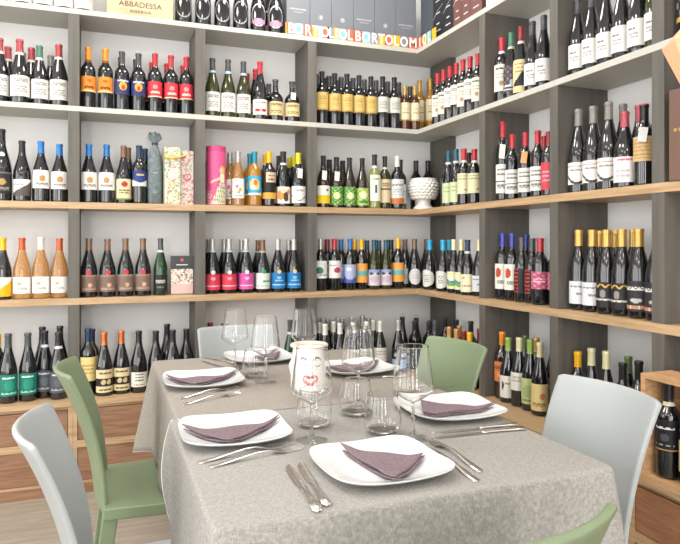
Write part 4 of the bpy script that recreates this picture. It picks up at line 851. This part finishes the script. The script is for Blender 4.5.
# brown carton with gold emblem
bx = empty('gift_carton', (1.80, 1.48, z2), label='brown wine carton with gold emblem on the oak shelf beyond the last upright', cat='carton')
MB().box(-.05, .06, -.12, .117, 0, .298).build('carton_body', mat('carton_brown', '#71564b', .5), bx, bevel=.002)
Mgo = mat('gold_print', '#cfa45e', .35, metal=.5)
q = MB(); q.box(-.0506, -.0502, .036, .060, .19, .196); q.box(-.0506, -.0502, .036, .042, .196, .235); q.box(-.0506, -.0502, .054, .060, .196, .212); q.box(-.0506, -.0502, .036, .060, .212, .218); q.build('gold_emblem', Mgo, bx)
q = MB()
for k in range(6): q.box(-.0506, -.0502, .086 - .018 * k, .097 - .018 * k, .160, .170)
q.build('gold_lettering', Mgo, bx)
# open wooden case standing on the worktop
cs_ = empty('wooden_bottle_case', (1.70, 1.43, CT + .0006), label='open light wooden bottle case standing on the side worktop', cat='wine case')
q = MB(); q.box(-.066, .066, .155, .172, 0, .335); q.box(-.066, .066, -.172, -.155, 0, .335); q.box(-.066, .066, -.155, .155, .320, .335); q.box(-.066, .066, -.155, .155, 0, .013)
q.build('case_frame', M_casewood, cs_, bevel=.0012)
MB().box(.056, .066, -.155, .155, .013, .320).build('back_board', M_casewood, cs_)
q = MB(); q.box(.038, .055, .147, .155, .013, .320); q.box(.046, .056, -.155, .147, .225, .25); q.build('inner_slat', M_casewood, cs_)
make_bottle('brun', 1.688, 1.541, CT + .0145, .300, -1.15, 'black bottle with black label inside the wooden bottle case, nearer the upright', 'bottles in the wooden case')
make_bottle('brun2', 1.688, 1.452, CT + .0145, .300, -1.15, 'cream-labelled dark bottle inside the wooden bottle case', 'bottles in the wooden case')

# ---------------------------------------------------------------- chairs
def make_chair(x, y, rz, m, label, grp):
    e = empty('dining_chair', (x, y, 0), R(rz), label=label, cat='chair', group=grp)
    # seat: slightly dished slab with a rounded front
    nx, ny = 14, 14; v = []; f = []
    def P(i, j, top):
        a = i / nx; b = j / ny * 2 - 1
        X = -.205 + .425 * a; hwid = .192 + .016 * math.sin(a * pi * .75)
        if a > .85: hwid -= .03 * ((a - .85) / .15) ** 2
        z = .452 - .007 * (1 - b * b) * math.sin(a * pi) - (.014 * ((a - .85) / .15) ** 2 if a > .85 else 0)
        return (X, b * hwid, z if top else z - .034)
    for top in (1, 0):
        for i in range(nx + 1):
            for j in range(ny + 1): v.append(P(i, j, top))
    n = (nx + 1) * (ny + 1); ix = lambda i, j: i * (ny + 1) + j
    for i in range(nx):
        for j in range(ny):
            f.append((ix(i, j), ix(i+1, j), ix(i+1, j+1), ix(i, j+1))); f.append((n + ix(i, j), n + ix(i, j+1), n + ix(i+1, j+1), n + ix(i+1, j)))
    for i in range(nx): f.append((ix(i, 0), n + ix(i, 0), n + ix(i+1, 0), ix(i+1, 0))); f.append((ix(i, ny), ix(i+1, ny), n + ix(i+1, ny), n + ix(i, ny)))
    for j in range(ny): f.append((ix(0, j), ix(0, j+1), n + ix(0, j+1), n + ix(0, j))); f.append((ix(nx, j), n + ix(nx, j), n + ix(nx, j+1), ix(nx, j+1)))
    s = mk('seat', v, f, m, e, 40); bv = s.modifiers.new('edge', 'BEVEL'); bv.width = .004; bv.segments = 3; bv.limit_method = 'ANGLE'; bv.angle_limit = R(50)
    # backrest: one curved shell
    ns, nt_ = 26, 22; v = []; f = []
    for j in range(nt_ + 1):
        t_ = j / nt_
        for i in range(ns + 1):
            q = i / ns * 2 - 1
            hwid = .160 + .016 * t_
            corner = .005 * max(0, (abs(q) - .93) / .07) ** 2
            z = .425 + (.405 - corner) * t_
            X = -.197 - .095 * t_ ** 2.1 - (1 - q * q) * (.028 + .022 * t_)
            v.append((X, q * hwid, z))
    for j in range(nt_):
        for i in range(ns): k = j * (ns + 1) + i; f.append((k, k + 1, k + ns + 2, k + ns + 1))
    o = mk('backrest', v, f, m, e, 180)
    so = o.modifiers.new('shell', 'SOLIDIFY'); so.thickness = .013; so.offset = 0
    bv = o.modifiers.new('edge', 'BEVEL'); bv.width = .004; bv.segments = 2; bv.limit_method = 'ANGLE'; bv.angle_limit = R(50)
    for sx, sy in ((-1, -1), (-1, 1), (1, -1), (1, 1)):
        q = MB(); tx, ty = (-.185 if sx < 0 else .185), .160 * sy; bxx, byy = (-.245 if sx < 0 else .215), .185 * sy
        pts = []
        for zz, a in ((.43, 0), (.3, .3), (.0, 1)):
            cx, cy, r0 = tx + (bxx - tx) * a, ty + (byy - ty) * a, .022 - .009 * a
            pts.append([(cx - r0, cy - r0, zz), (cx + r0, cy - r0, zz), (cx + r0, cy + r0, zz), (cx - r0, cy + r0, zz)])
        vv = [p for ring in pts for p in ring]; ff = [(3, 2, 1, 0) if False else (0, 1, 2, 3), (11, 10, 9, 8)]
        for k in range(2): ff += [(k*4 + j, (k+1)*4 + j, (k+1)*4 + (j+1) % 4, k*4 + (j+1) % 4) for j in range(4)]
        q.add(vv, ff); q.build('leg', m, e, bevel=.004)
    return e
CG, CW = 'green moulded chairs', 'pale grey moulded chairs'
make_chair(.205, 2.105, 0, M_green, 'green plastic chair with its seat showing, beside the drawers', CG)
make_chair(.172, 1.462, 0, M_grey, 'pale grey plastic chair between the camera and the green chair by the drawers', CW)
make_chair(.925, 1.310, 180, M_grey, 'pale grey plastic chair before the wooden bottle case', CW)
make_chair(.957, 2.068, 187.6, M_green, 'green plastic chair facing the table from the side wall counter', CG)
make_chair(.560, 2.535, -90, M_grey, 'pale grey plastic chair at the far table end, mostly hidden by glasses', CW)
make_chair(.481, .992, 97, M_green, 'green plastic chair at the near table end, only its top rim showing', CG)

# ---------------------------------------------------------------- tables and cloths
TZ = .756
Mtl = mat('table_white', '#d8d6d0', .5)
def table(x0, x1, y0, y1, label):
    e = empty('dining_table', ((x0 + x1) / 2, (y0 + y1) / 2, 0), label=label, cat='table', group='tables pushed end to end')
    w, d = (x1 - x0) / 2 - .004, (y1 - y0) / 2 - .004
    MB().box(-w, w, -d, d, .728, .7535).build('tabletop', Mtl, e, bevel=.003)
    MB().lathe([(0, .011), (.032, .011), (.030, .72), (.10, .722), (.10, .7279), (0, .7279)], 24).build('pedestal', M_steel_b, e, smooth=40).location.y = .05
    MB().box(-.10, .10, -.05, .15, 0, .0105).build('base_plate', M_steel_b, e, bevel=.003)
table(.165, .945, 1.000, 1.645, 'dining table under the grey cloth, nearer the camera')
table(.185, .955, 1.656, 2.500, 'dining table under the beige cloth, nearer the corner')
def cloth(name, x0, x1, y0, y1, near, drop, m, label, seed):
    rnd = random.Random(seed)
    e = empty(name, ((x0 + x1) / 2, (y0 + y1) / 2, TZ), label=label, cat='tablecloth', group='linen tablecloths')
    cx, cy = (x0 + x1) / 2, (y0 + y1) / 2; hx, hy = (x1 - x0) / 2, (y1 - y0) / 2
    # perimeter: open edge -> corner -> corner -> open edge
    sgn = -1 if near else 1; path = []          # (x, y, nx, ny, corner)
    rc = .012; n1, n2 = 40, 44
    for i in range(n1): t_ = (i / n1) ** 1.8; path.append((-hx, -sgn * hy + sgn * (2 * hy - rc) * t_, -1, 0, 0, t_))
    for i in range(9): a = i / 8 * pi / 2; path.append((-hx + rc - rc * cos(a), sgn * (hy - rc + rc * sin(a)), -cos(a), sgn * sin(a), math.sin(2 * a), 1))
    for i in range(1, n2): t_ = i / n2; path.append((-hx + rc + (2 * hx - 2 * rc) * t_, sgn * hy, 0, sgn, 0, 1))
    for i in range(9): a = i / 8 * pi / 2; path.append((hx - rc + rc * sin(a), sgn * (hy - rc + rc * cos(a)), sin(a), sgn * cos(a), math.sin(2 * a), 1))
    for i in range(1, n1 + 1): t_ = 1 - (1 - i / n1) ** 1.8; path.append((hx, sgn * (hy - rc) - sgn * (2 * hy - rc) * t_, 1, 0, 0, 1 - t_))
    rings = [(0, 0), (.003, .0008), (.0055, .003), (.007, .008)] + [(.008, .015 + (drop - .015) * k / 16) for k in range(1, 17)]
    ph = [rnd.uniform(0, 6) for _ in range(4)]; v = []; L = len(path); arc = 0; arcs = []
    for i in range(L):
        if i: arc += math.hypot(path[i][0] - path[i-1][0], path[i][1] - path[i-1][1])
        arcs.append(arc)
    # closeness to the two corners along the path
    ca = arcs[n1 + 4]; cb = arcs[n1 + 9 + n2 - 1 + 4]
    for off, dz in rings:
        for i, (X, Y, nx, ny, c, op) in enumerate(path):
            s = dz; w = .5 * math.sin(arcs[i] * 17 + ph[0]) + .5 * math.sin(arcs[i] * 29 + ph[1])
            kc = math.exp(-((arcs[i] - ca) / .07) ** 2) + math.exp(-((arcs[i] - cb) / .07) ** 2)
            fl = off + s * (.022 + .03 * w) + kc * s * (.20 if not near else .12)
            fold = math.exp(-((1 - op) ** 1) * 0) * 0
            fl += (.020 * math.sin(pi * min(1, s / .25)) if s < .25 else -.006) * max(0, 1 - (op / .07)) ** 2 if near else 0
            v.append((X + nx * fl, Y + ny * fl, -dz * (1 + .10 * kc)))
    f = []
    for k in range(len(rings) - 1):
        for i in range(L - 1): a = k * L + i; f.append((a, a + 1, a + L + 1, a + L) if near else (a + 1, a, a + L, a + L + 1))
    f.append(tuple(range(L)) if not near else tuple(reversed(range(L))))
    o = mk('cloth_fabric', v, f, m, e, 60); so = o.modifiers.new('fabric', 'SOLIDIFY'); so.thickness = .0016; so.offset = -1 if near else -1
    q = MB(); q.tube([v[(len(rings) - 1) * L + i] for i in range(L)], .0016, 5); q.tube([v[k * L] for k in range(0, len(rings))], .0022, 5); q.tube([v[k * L + L - 1] for k in range(3, len(rings))], .0016, 5)
    q.build('hem', M_hem, e)
    return e
cloth('tablecloth', .185 - .005, .955, 1.654, 2.500, False, .30, M_linen2, 'beige linen tablecloth on the far half of the table', 3)
cloth('tablecloth', .165, .945, 1.000, 1.6475, True, .295, M_linen, 'grey linen tablecloth on the near half of the table', 5)

# ---------------------------------------------------------------- plates and napkins
TT = TZ + .0008
PA = .123
def sup(a, n=4.4): return (abs(cos(a)) ** n + abs(sin(a)) ** n) ** (-1 / n)
def pz(x, y):
    a = math.atan2(y, x); rr = math.hypot(x, y); rho = min(1, rr / (PA * sup(a))); c = (sup(a) - 1) / .209
    return .0055 + (0 if rho < .55 else ((rho - .55) / .45) ** 1.4 * (.014 + .005 * c))
def plate_mesh():
    S = 72; v = []; f = []
    top = [.0, .2, .4, .55, .62, .7, .8, .88, .94, .98, 1.0]
    def ring(rho, dz, inset=0):
        st = len(v)
        for k in range(S):
            a = 2 * pi * k / S; rr = (PA * sup(a)) * rho - inset; x, y = rr * cos(a), rr * sin(a); v.append((x, y, pz(x, y) + dz)); 
        return st
    v.append((0, 0, pz(0, 0))); rs = [ring(r, 0) for r in top[1:]]
    rs.append(ring(1.0, -.0022)); rs.append(ring(.97, -.0042)); rs.append(ring(.8, -.0042)); rs.append(ring(.62, -.0042))
    st = len(v)
    for rho in (.60, .56):
        for k in range(S): a = 2 * pi * k / S; rr = PA * (sup(a) * .5 + .5) * rho; v.append((rr * cos(a), rr * sin(a), 0))
    rs += [st, st + S]
    f += [(0, rs[0] + k, rs[0] + (k + 1) % S) for k in range(S)]
    for a, b in zip(rs, rs[1:]): f += [(a + k, b + k, b + (k + 1) % S, a + (k + 1) % S) for k in range(S)]
    f.append(tuple(reversed(range(rs[-1], rs[-1] + S))))
    me = bpy.data.meshes.new('plate'); me.from_pydata(v, [], f); me.materials.append(M_plate); me.shade_smooth(); me.set_sharp_from_angle(angle=R(45)); return me
PM = plate_mesh()
def napkin(parent_loc, rz, A, B, C, label, seed):
    rnd = random.Random(seed); e = empty('napkin', (parent_loc[0], parent_loc[1], TT), rz, label=label, cat='napkin', group='folded mauve napkins')
    for layer in range(3):
        n = 18; v = []; f = []; idx = {}
        sh = [(0, 0), (.004, -.004), (-.003, -.008)][layer]; sc_ = [1.03, 1.01, .98][layer]
        cx, cy = (A[0] + B[0] + C[0]) / 3, (A[1] + B[1] + C[1]) / 3
        for i in range(n + 1):
            for j in range(n + 1 - i):
                a, b = i / n, j / n; c = 1 - a - b; a, b, c = (min(t_, .93 + .02 * t_) for t_ in (a, b, c)); t_ = a + b + c; a, b, c = a / t_, b / t_, c / t_
                bow = 1 + .10 * 4 * a * b - .0 * c
                x = A[0] * a + B[0] * b + C[0] * c; y = A[1] * a + B[1] * b + C[1] * c
                x += -.010 * sin(pi * min(a, 1)) * b * 2 * 0; y -= .014 * 4 * a * b * (1 if layer == 0 else .8)
                x = cx + (x - cx) * sc_ + sh[0]; y = cy + (y - cy) * sc_ + sh[1] * (1 if layer else 0)
                z = pz(x, y) + .0022 + .0034 * (2 - layer) + .0020 * sin(x * 55 + seed) * sin(y * 48 + layer)
                idx[(i, j)] = len(v); v.append((x, y, z + .001))
        for i in range(n):
            for j in range(n - i):
                f.append((idx[(i, j)], idx[(i + 1, j)], idx[(i, j + 1)]))
                if j < n - i - 1: f.append((idx[(i + 1, j)], idx[(i + 1, j + 1)], idx[(i, j + 1)]))
        o = mk('napkin_layer', v, f, M_nap, e, 70); so = o.modifiers.new('cloth', 'SOLIDIFY'); so.thickness = .0022; so.offset = -1
PL = [((.510, 1.150), 2, (-.040, .100), (.090, -.008), (-.020, -.104), 'nearest the camera, between knives and forks'),
      ((.283, 1.465), -2, (-.112, .024), (.110, .034), (-.020, -.090), 'on the near cloth beside the hanging hem'),
      ((.297, 2.048), -2, (-.110, .030), (.115, .040), (-.030, -.080), 'by the green chair with visible seat'),
      ((.555, 2.375), 3, (-.020, .010), (.095, .050), (.030, -.085), 'at the far table end'),
      ((.822, 2.060), 2, (-.100, .040), (.105, .045), (-.010, -.085), 'by the green chair at the counter'),
      ((.850, 1.465), -3, (-.045, .080), (.108, -.035), (-.098, -.050), 'in front of the grey chair by the wooden case')]
for k, (p, a, A, B, C, w) in enumerate(PL):
    o = link('dinner_plate', PM); o.location = (p[0], p[1], TT); o.rotation_euler = (0, 0, R(a)); tag(o, 'square white porcelain plate ' + w, 'plate', 'square white plates')
    napkin(p, R(a), A, B, C, 'folded mauve napkin on the plate ' + w, k)

# ---------------------------------------------------------------- glasses
def lathe_mesh(prof, seg, name):
    mb = MB(); mb.lathe(prof, seg); me = bpy.data.meshes.new(name); me.from_pydata(mb.v, [], mb.f); me.materials.append(M_glass); me.shade_smooth(); me.set_sharp_from_angle(angle=R(55)); return me
def spline(ctrl, sub=6):
    P = [ctrl[0]] + ctrl + [ctrl[-1]]; out = []
    for a, b, c, d in zip(P, P[1:], P[2:], P[3:]):
        for k in range(sub):
            t = k / sub
            out.append(tuple(.5 * (2*b[i] + (c[i]-a[i])*t + (2*a[i]-5*b[i]+4*c[i]-d[i])*t*t + (3*b[i]-a[i]-3*c[i]+d[i])*t**3) for i in (0, 1)))
    return out + [ctrl[-1]]
def shell(ctrl, th, close_bottom):
    """outer wall, rounded rim and inner wall at an even thickness"""
    o = spline(ctrl); inn = []
    for k in range(len(o)):
        a, b = o[max(k-1, 0)], o[min(k+1, len(o)-1)]; dx, dz = b[0]-a[0], b[1]-a[1]; L = math.hypot(dx, dz) or 1
        inn.append((max(0, o[k][0] - dz / L * th), o[k][1] + dx / L * th))
    r, z = o[-1]
    rim = [(r - th * .15, z + th * .35), (r - th * .5, z + th * .5), (r - th * .85, z + th * .35)]
    return o + rim + inn[::-1]
WB = lathe_mesh(shell([(.0, .0815), (.012, .0862), (.026, .0940), (.039, .1035), (.0452, .1100), (.0464, .1180), (.0448, .135), (.0412, .165), (.0375, .19), (.0352, .2110)], .0008, True), 56, 'bowl')
WS = lathe_mesh([(0, .0005), (.034, .0005), (.0352, .0012), (.034, .0022), (.020, .0040), (.009, .0065), (.0052, .012), (.0039, .025), (.0036, .05), (.0038, .072), (.0045, .0808), (0, .0812)], 40, 'stem')
TBm = lathe_mesh(shell([(0, .0006), (.020, .0006), (.0305, .0016), (.0375, .0075), (.0415, .0160), (.0435, .030), (.0425, .048), (.0390, .070), (.0352, .0915)], .0012, True), 56, 'tumbler_wall')
TBb = lathe_mesh([(0, .0030), (.026, .0030), (.0330, .0060), (.0372, .0105), (.036, .0125), (.028, .0112), (0, .0100)], 48, 'tumbler_base')
for me_ in (TBb, WS): me_.materials[0] = M_glass
def at_f(px, f): a, b = ray(px); return (a * f, b * f)
for px, f, w in [(235, 2.244, 'beside the cutlery and the plate by the drawers'), (265.5, 2.035, 'behind the far tumbler, before the end plate'), (304, 2.275, 'rising behind the face vase'), (358.5, 1.765, 'between the end tumblers and the plate by the green chair'), (413, 1.449, 'before the plate by the grey chair'), (312, 1.437, 'standing in front of the face vase')]:
    x, y = at_f(px, f); e = empty('wine_glass', (x, y, TT), label='empty stemmed wine glass ' + w, cat='wine glass', group='stemmed wine glasses')
    link('bowl', WB, e); link('stem', WS, e)
for px, f, w in [(255.5, 2.115, 'on the far cloth between two wine glasses'), (356, 1.652, 'at the cloth seam before the wine glass'), (382.5, 1.49, 'beside the wine glass before the near plate'), (314, 1.545, 'behind the wine glass before the face vase')]:
    x, y = at_f(px, f); o = empty('tumbler', (x, y, TT)); tag(o, 'empty rounded clear water tumbler ' + w, 'tumbler', 'water tumblers'); link('glass_wall', TBm, o); link('thick_base', TBb, o)

# ---------------------------------------------------------------- face vase
x, y = at_f(309.3, 1.886)
fv = empty('face_vase', (x, y, TT), math.atan2(x, y) * -1 + R(2), label='white ceramic vase with modelled closed-eyed face and red lips mid table', cat='vase')
S, N = 96, 50; vv = []; ff = []
def fr(a, z):          # a: angle from the front
    t_ = z / .140
    r = .0475 + .0075 * math.sin(pi * min(1, t_ * .55 + .35)) ** 2 - (.010 * (1 - t_ / .15) ** 2 if t_ < .15 else 0)
    g = lambda c, s, zc, sz: math.exp(-((a - c) / s) ** 2 - ((z - zc) / sz) ** 2)
    r += .010 * g(0, .17, .072, .014) + .006 * g(0, .11, .092, .020)                    # nose
    r -= .0035 * (g(.42, .20, .098, .012) + g(-.42, .20, .098, .012)); r += .003 * (g(.42, .16, .098, .005) + g(-.42, .16, .098, .005))
    r += .0035 * g(0, .30, .043, .010) - .002 * g(0, .3, .055, .004) + .003 * g(0, .3, .020, .010)
    r += .008 * (g(1.45, .12, .085, .018) + g(-1.45, .12, .085, .018))                    # ears
    return r
for j in range(N + 1):
    z = .140 * j / N
    for k in range(S):
        a = -pi + 2 * pi * k / S; r = fr(a, z); vv.append((r * sin(a), -r * cos(a), z))
for j in range(N): ff += [(j * S + k, j * S + (k + 1) % S, (j + 1) * S + (k + 1) % S, (j + 1) * S + k) for k in range(S)]
ff.append(tuple(reversed(range(S))))
n0 = len(vv)
for z, r in ((.140, .046), (.10, .045), (.02, .038)):
    vv += [(r * sin(-pi + 2 * pi * k / S), -r * cos(-pi + 2 * pi * k / S), z) for k in range(S)]
prev = N * S
for q in range(3):
    st = n0 + q * S; ff += [(prev + k, prev + (k + 1) % S, st + (k + 1) % S, st + k) for k in range(S)]; prev = st
ff.append(tuple(prev + k for k in range(S)))
mk('vase_body', vv, ff, Mcer, fv, 60)
q = MB(); q.lathe([(.046, .139), (.051, .138), (.0555, .141), (.056, .145), (.053, .148), (.047, .147), (.0455, .143), (.046, .139)], 48); q.build('rim', mat('ceramic_cream', '#e4ddc8', .3), fv, smooth=60)
def on_face(a, z, d=.0006): r = fr(a, z) + d; return (r * sin(a), -r * cos(a), z)
Mink = mat('painted_black', '#3a3632', .5)
for s in (-1, 1):
    q = MB(); q.tube([on_face(s * (.16 + .62 * t_ / 12), .104 + .010 * math.sin(pi * t_ / 12)) for t_ in range(13)], [.0007 + .0018 * math.sin(pi * k / 12) for k in range(13)], 6); q.build('painted_brow', Mink, fv)
    q = MB(); q.tube([on_face(s * (.24 + .46 * t_ / 12), .093 - .005 * math.sin(pi * t_ / 12)) for t_ in range(13)], .0010, 6); q.build('painted_lash', Mink, fv)
Mred = mat('painted_red', '#c8474a', .4)
for rr, th in ((1, .0024), (.62, .0019)):
    q = MB(); pts = []
    for k in range(33):
        a = 2 * pi * k / 32; X = .42 * rr * sin(a) ** 3 ; Z = (13 * cos(a) - 5 * cos(2 * a) - 2 * cos(3 * a) - cos(4 * a)) / 17
        pts.append(on_face(X, .050 + .019 * rr * Z, .0008))
    q.tube(pts, th, 6); q.build('painted_lips', Mred, fv)
q = MB(); q.tube([on_face(0, .030 + .003 * k, .0008) for k in range(8)], .0012, 6); q.build('painted_lips', Mred, fv)

# ---------------------------------------------------------------- cutlery
def loft(secs, mb, seg=10):
    v = []; f = []
    for x, hwid, ht, z, yy in secs:
        for k in range(seg): a = 2 * pi * k / seg; v.append((x, yy + hwid * cos(a), z + ht * sin(a)))
    for i in range(len(secs) - 1):
        for k in range(seg): k2 = (k + 1) % seg; f.append((i * seg + k, (i + 1) * seg + k, (i + 1) * seg + k2, i * seg + k2))
    f.append(tuple(range(seg))); f.append(tuple(reversed(range((len(secs) - 1) * seg, len(secs) * seg)))); mb.add(v, f)
def fork_meshes():
    h = MB(); loft([(0, .003, .0012, .0018, 0), (.004, .0080, .0018, .0022, 0), (.03, .0072, .0018, .0035, 0), (.07, .0042, .0018, .0075, 0), (.10, .0030, .0020, .0105, 0), (.125, .0032, .0018, .0105, 0), (.138, .0085, .0012, .0075, 0), (.150, .0118, .0010, .0045, 0), (.160, .0122, .0010, .0034, 0)], h)
    t = MB()
    for k in range(4):
        yy = -.0100 + .0067 * k
        loft([(.158, .0021, .0010, .0036, yy), (.175, .0018, .0009, .0026, yy), (.192, .0014, .0008, .0040, yy * .95), (.204, .0005, .0005, .0070, yy * .9)], t, 6)
    return h, t
def knife_meshes():
    h = MB(); loft([(0, .004, .002, .0042, 0), (.004, .0092, .0042, .0045, 0), (.025, .0088, .0042, .0045, 0), (.06, .0062, .0034, .0045, 0), (.09, .0056, .0032, .0045, 0), (.104, .0078, .0034, .0040, 0), (.108, .0050, .0026, .0036, 0)], h, 14)
    b = MB(); loft([(.107, .0050, .0014, .0030, 0), (.115, .0085, .0011, .0026, .001), (.16, .0098, .0010, .0022, .001), (.20, .0092, .0009, .0020, .0005), (.222, .0062, .0007, .0018, -.002), (.232, .001, .0004, .0016, -.005)], b, 8)
    return h, b
FH, FT = fork_meshes(); KH, KB = knife_meshes()
cmesh = {}
def cutlery(kind, p0, p1, label, flip=False):
    (x0, y0), (x1, y1) = on_flat(*p0, TT + .003), on_flat(*p1, TT + .003)
    L = math.hypot(x1 - x0, y1 - y0); base = .204 if kind == 'fork' else .232
    e = empty('dinner_' + kind, (x0, y0, TT), math.atan2(y1 - y0, x1 - x0), label=label, cat=kind, group='steel ' + ('forks' if kind == 'fork' else 'knives'))
    s = min(1.08, max(.85, L / base)); e.scale = (s, s * (-1 if flip else 1), 1)
    for nm, mb in ((('handle', FH), ('tines', FT)) if kind == 'fork' else (('handle', KH), ('blade', KB))):
        if (kind, nm) not in cmesh:
            o = mb.build(nm, M_steel, e, smooth=60); cmesh[(kind, nm)] = o.data
        else: link(nm, cmesh[(kind, nm)], e)
cutlery('knife', (318.5, 512), (287, 463), 'knife beside the nearest plate, farther from that plate')
cutlery('knife', (327.5, 506), (299, 461), 'knife beside the nearest plate, touching distance from its rim')
cutlery('fork', (478, 481), (410, 437), 'fork beside the nearest plate, closer to its rim')
cutlery('fork', (481, 471), (421, 433.5), 'fork beside the nearest plate, farther from its rim')
cutlery('fork', (198, 462.5), (289, 443.5), 'fork below the hem-side plate, closer to its rim')
cutlery('fork', (209, 466.5), (303, 447), 'fork below the hem-side plate, farther from its rim')
cutlery('fork', (178, 398.5), (238, 387), 'fork below the far cloth plate, closer to its rim')
cutlery('fork', (182, 404.5), (241, 392.5), 'fork below the far cloth plate, farther from its rim')
cutlery('knife', (517, 424.5), (434, 432.5), 'knife below the plate by the grey chair, closer to its rim')
cutlery('knife', (525, 428.5), (430, 437.5), 'knife below the plate by the grey chair, farther from its rim', True)
cutlery('fork', (452, 385.5), (386, 396.0), 'fork behind the plate by the grey chair, only tines showing')
cutlery('knife', (236, 363.2), (206, 357.5), 'knife beyond the far cloth plate, nearer the table end')
cutlery('knife', (226, 369), (204, 361.2), 'knife beyond the far cloth plate, nearer its rim', True)
cutlery('knife', (410, 376.0), (350, 378.8), 'knife below the plate by the counter-side green chair')

# ---------------------------------------------------------------- pendant lamp, added ceiling fill panels, daylight
lx, ly = at_f(703, 1.7); lz = 1.735
pl = empty('pendant_lamp', (lx, ly, lz), label='pendant lamp with glowing peach coloured shade hanging before the side shelves', cat='pendant lamp')
Msh = mat('lamp_shade', '#d9a584', .5, emis='#ffae7c', estr=.4)
MB().lathe([(.028, .075), (.100, .002), (.100, -.002), (.045, -.125)], 6).build('lamp_shade', Msh, pl)
MB().tube([(0, 0, .05), (0, 0, ZC - lz - .01)], .0025, 8).build('cord', mat('cord_black', '#222222', .6), pl)
MB().lathe([(0, .085), (.020, .085), (.030, .072), (.012, .03), (.012, -.0), (0, 0)], 20).build('socket', mat('lamp_brass', '#a8844c', .3, 1), pl, smooth=40)
q = MB(); q.lathe([(0, -.055), (.018, -.045), (.025, -.028), (.020, -.012), (.010, 0), (0, 0)], 20)
q.build('bulb', mat('bulb_glow', '#fff1d8', .4, emis='#ffd9a0', estr=8), pl, smooth=60)
pd = bpy.data.lights.new('bulb_light', 'POINT'); pd.energy = 3.0; pd.color = (1, .72, .42); pd.shadow_soft_size = .03
po = bpy.data.objects.new('bulb_light', pd); col.objects.link(po); po.location = (0, 0, -.09); po.parent = pl
Mled = mat('fill_panel_diffuser', '#ffffff', .5, emis='#fff6ea', estr=3)
i = 0
places = ['above the worktop corner', 'above the green chair by the drawers', 'above the middle of the room', 'above the table end', 'by the street window', 'by the window wall']
for (cx_, cy_) in ((1.0, 2.75), (-.6, 2.6), (-1.9, .8), (-.3, 1.0), (.7, -1.3), (-1.4, -1.2)):  # unseen panels added overhead to brighten the shelves and the room
    e = empty('added_fill_panel', (cx_, cy_, ZC), label='added square ceiling fill panel ' + places[i], cat='ceiling light', group='added ceiling fill panels'); i += 1
    q = MB(); q.box(-.3, .3, -.3, -.28, -.03, -.001); q.box(-.3, .3, .28, .3, -.03, -.001); q.box(-.3, -.28, -.28, .28, -.03, -.001); q.box(.28, .3, -.28, .28, -.03, -.001); q.build('frame', M_steel_b, e)
    MB().box(-.28, .28, -.28, .28, -.022, -.001).build('diffuser', Mled, e)
    ld = bpy.data.lights.new('fill_light', 'AREA'); ld.size = .54; ld.energy = 17 if cy_ > 2 else 12; ld.color = (1, .965, .92)
    lo = bpy.data.objects.new('fill_light', ld); col.objects.link(lo); lo.location = (0, 0, -.034); lo.parent = e
w = bpy.data.worlds.new('world'); sc.world = w; w.use_nodes = True
bg = w.node_tree.nodes['Background']; bg.inputs['Color'].default_value = (.97, .98, 1, 1); bg.inputs['Strength'].default_value = 2
def day(name, loc, rot, sx, sy, en):
    ld = bpy.data.lights.new(name, 'AREA'); ld.shape = 'RECTANGLE'; ld.size = sx; ld.size_y = sy; ld.energy = en; ld.color = (1, .99, .97)
    lo = bpy.data.objects.new(name, ld); col.objects.link(lo); lo.location = loc; lo.rotation_euler = rot
for a, b in hl: day('daylight', (XL - .12, (a + b) / 2, 1.6), (R(90), 0, R(-90)), b - a, 2.2, 30)
for a, b in hf: day('daylight', ((a + b) / 2, YF - .12, 1.5), (R(90), 0, 0), b - a, 2.4, 62)
sc.view_settings.view_transform = 'Standard'; sc.view_settings.look = 'None'; sc.view_settings.gamma = 1; sc.view_settings.exposure = .1
sc.cycles.max_bounces = 12; sc.cycles.transmission_bounces = 12; sc.cycles.glossy_bounces = 5; sc.cycles.diffuse_bounces = 4; sc.cycles.transparent_max_bounces = 12
sc.cycles.sample_clamp_indirect = 6
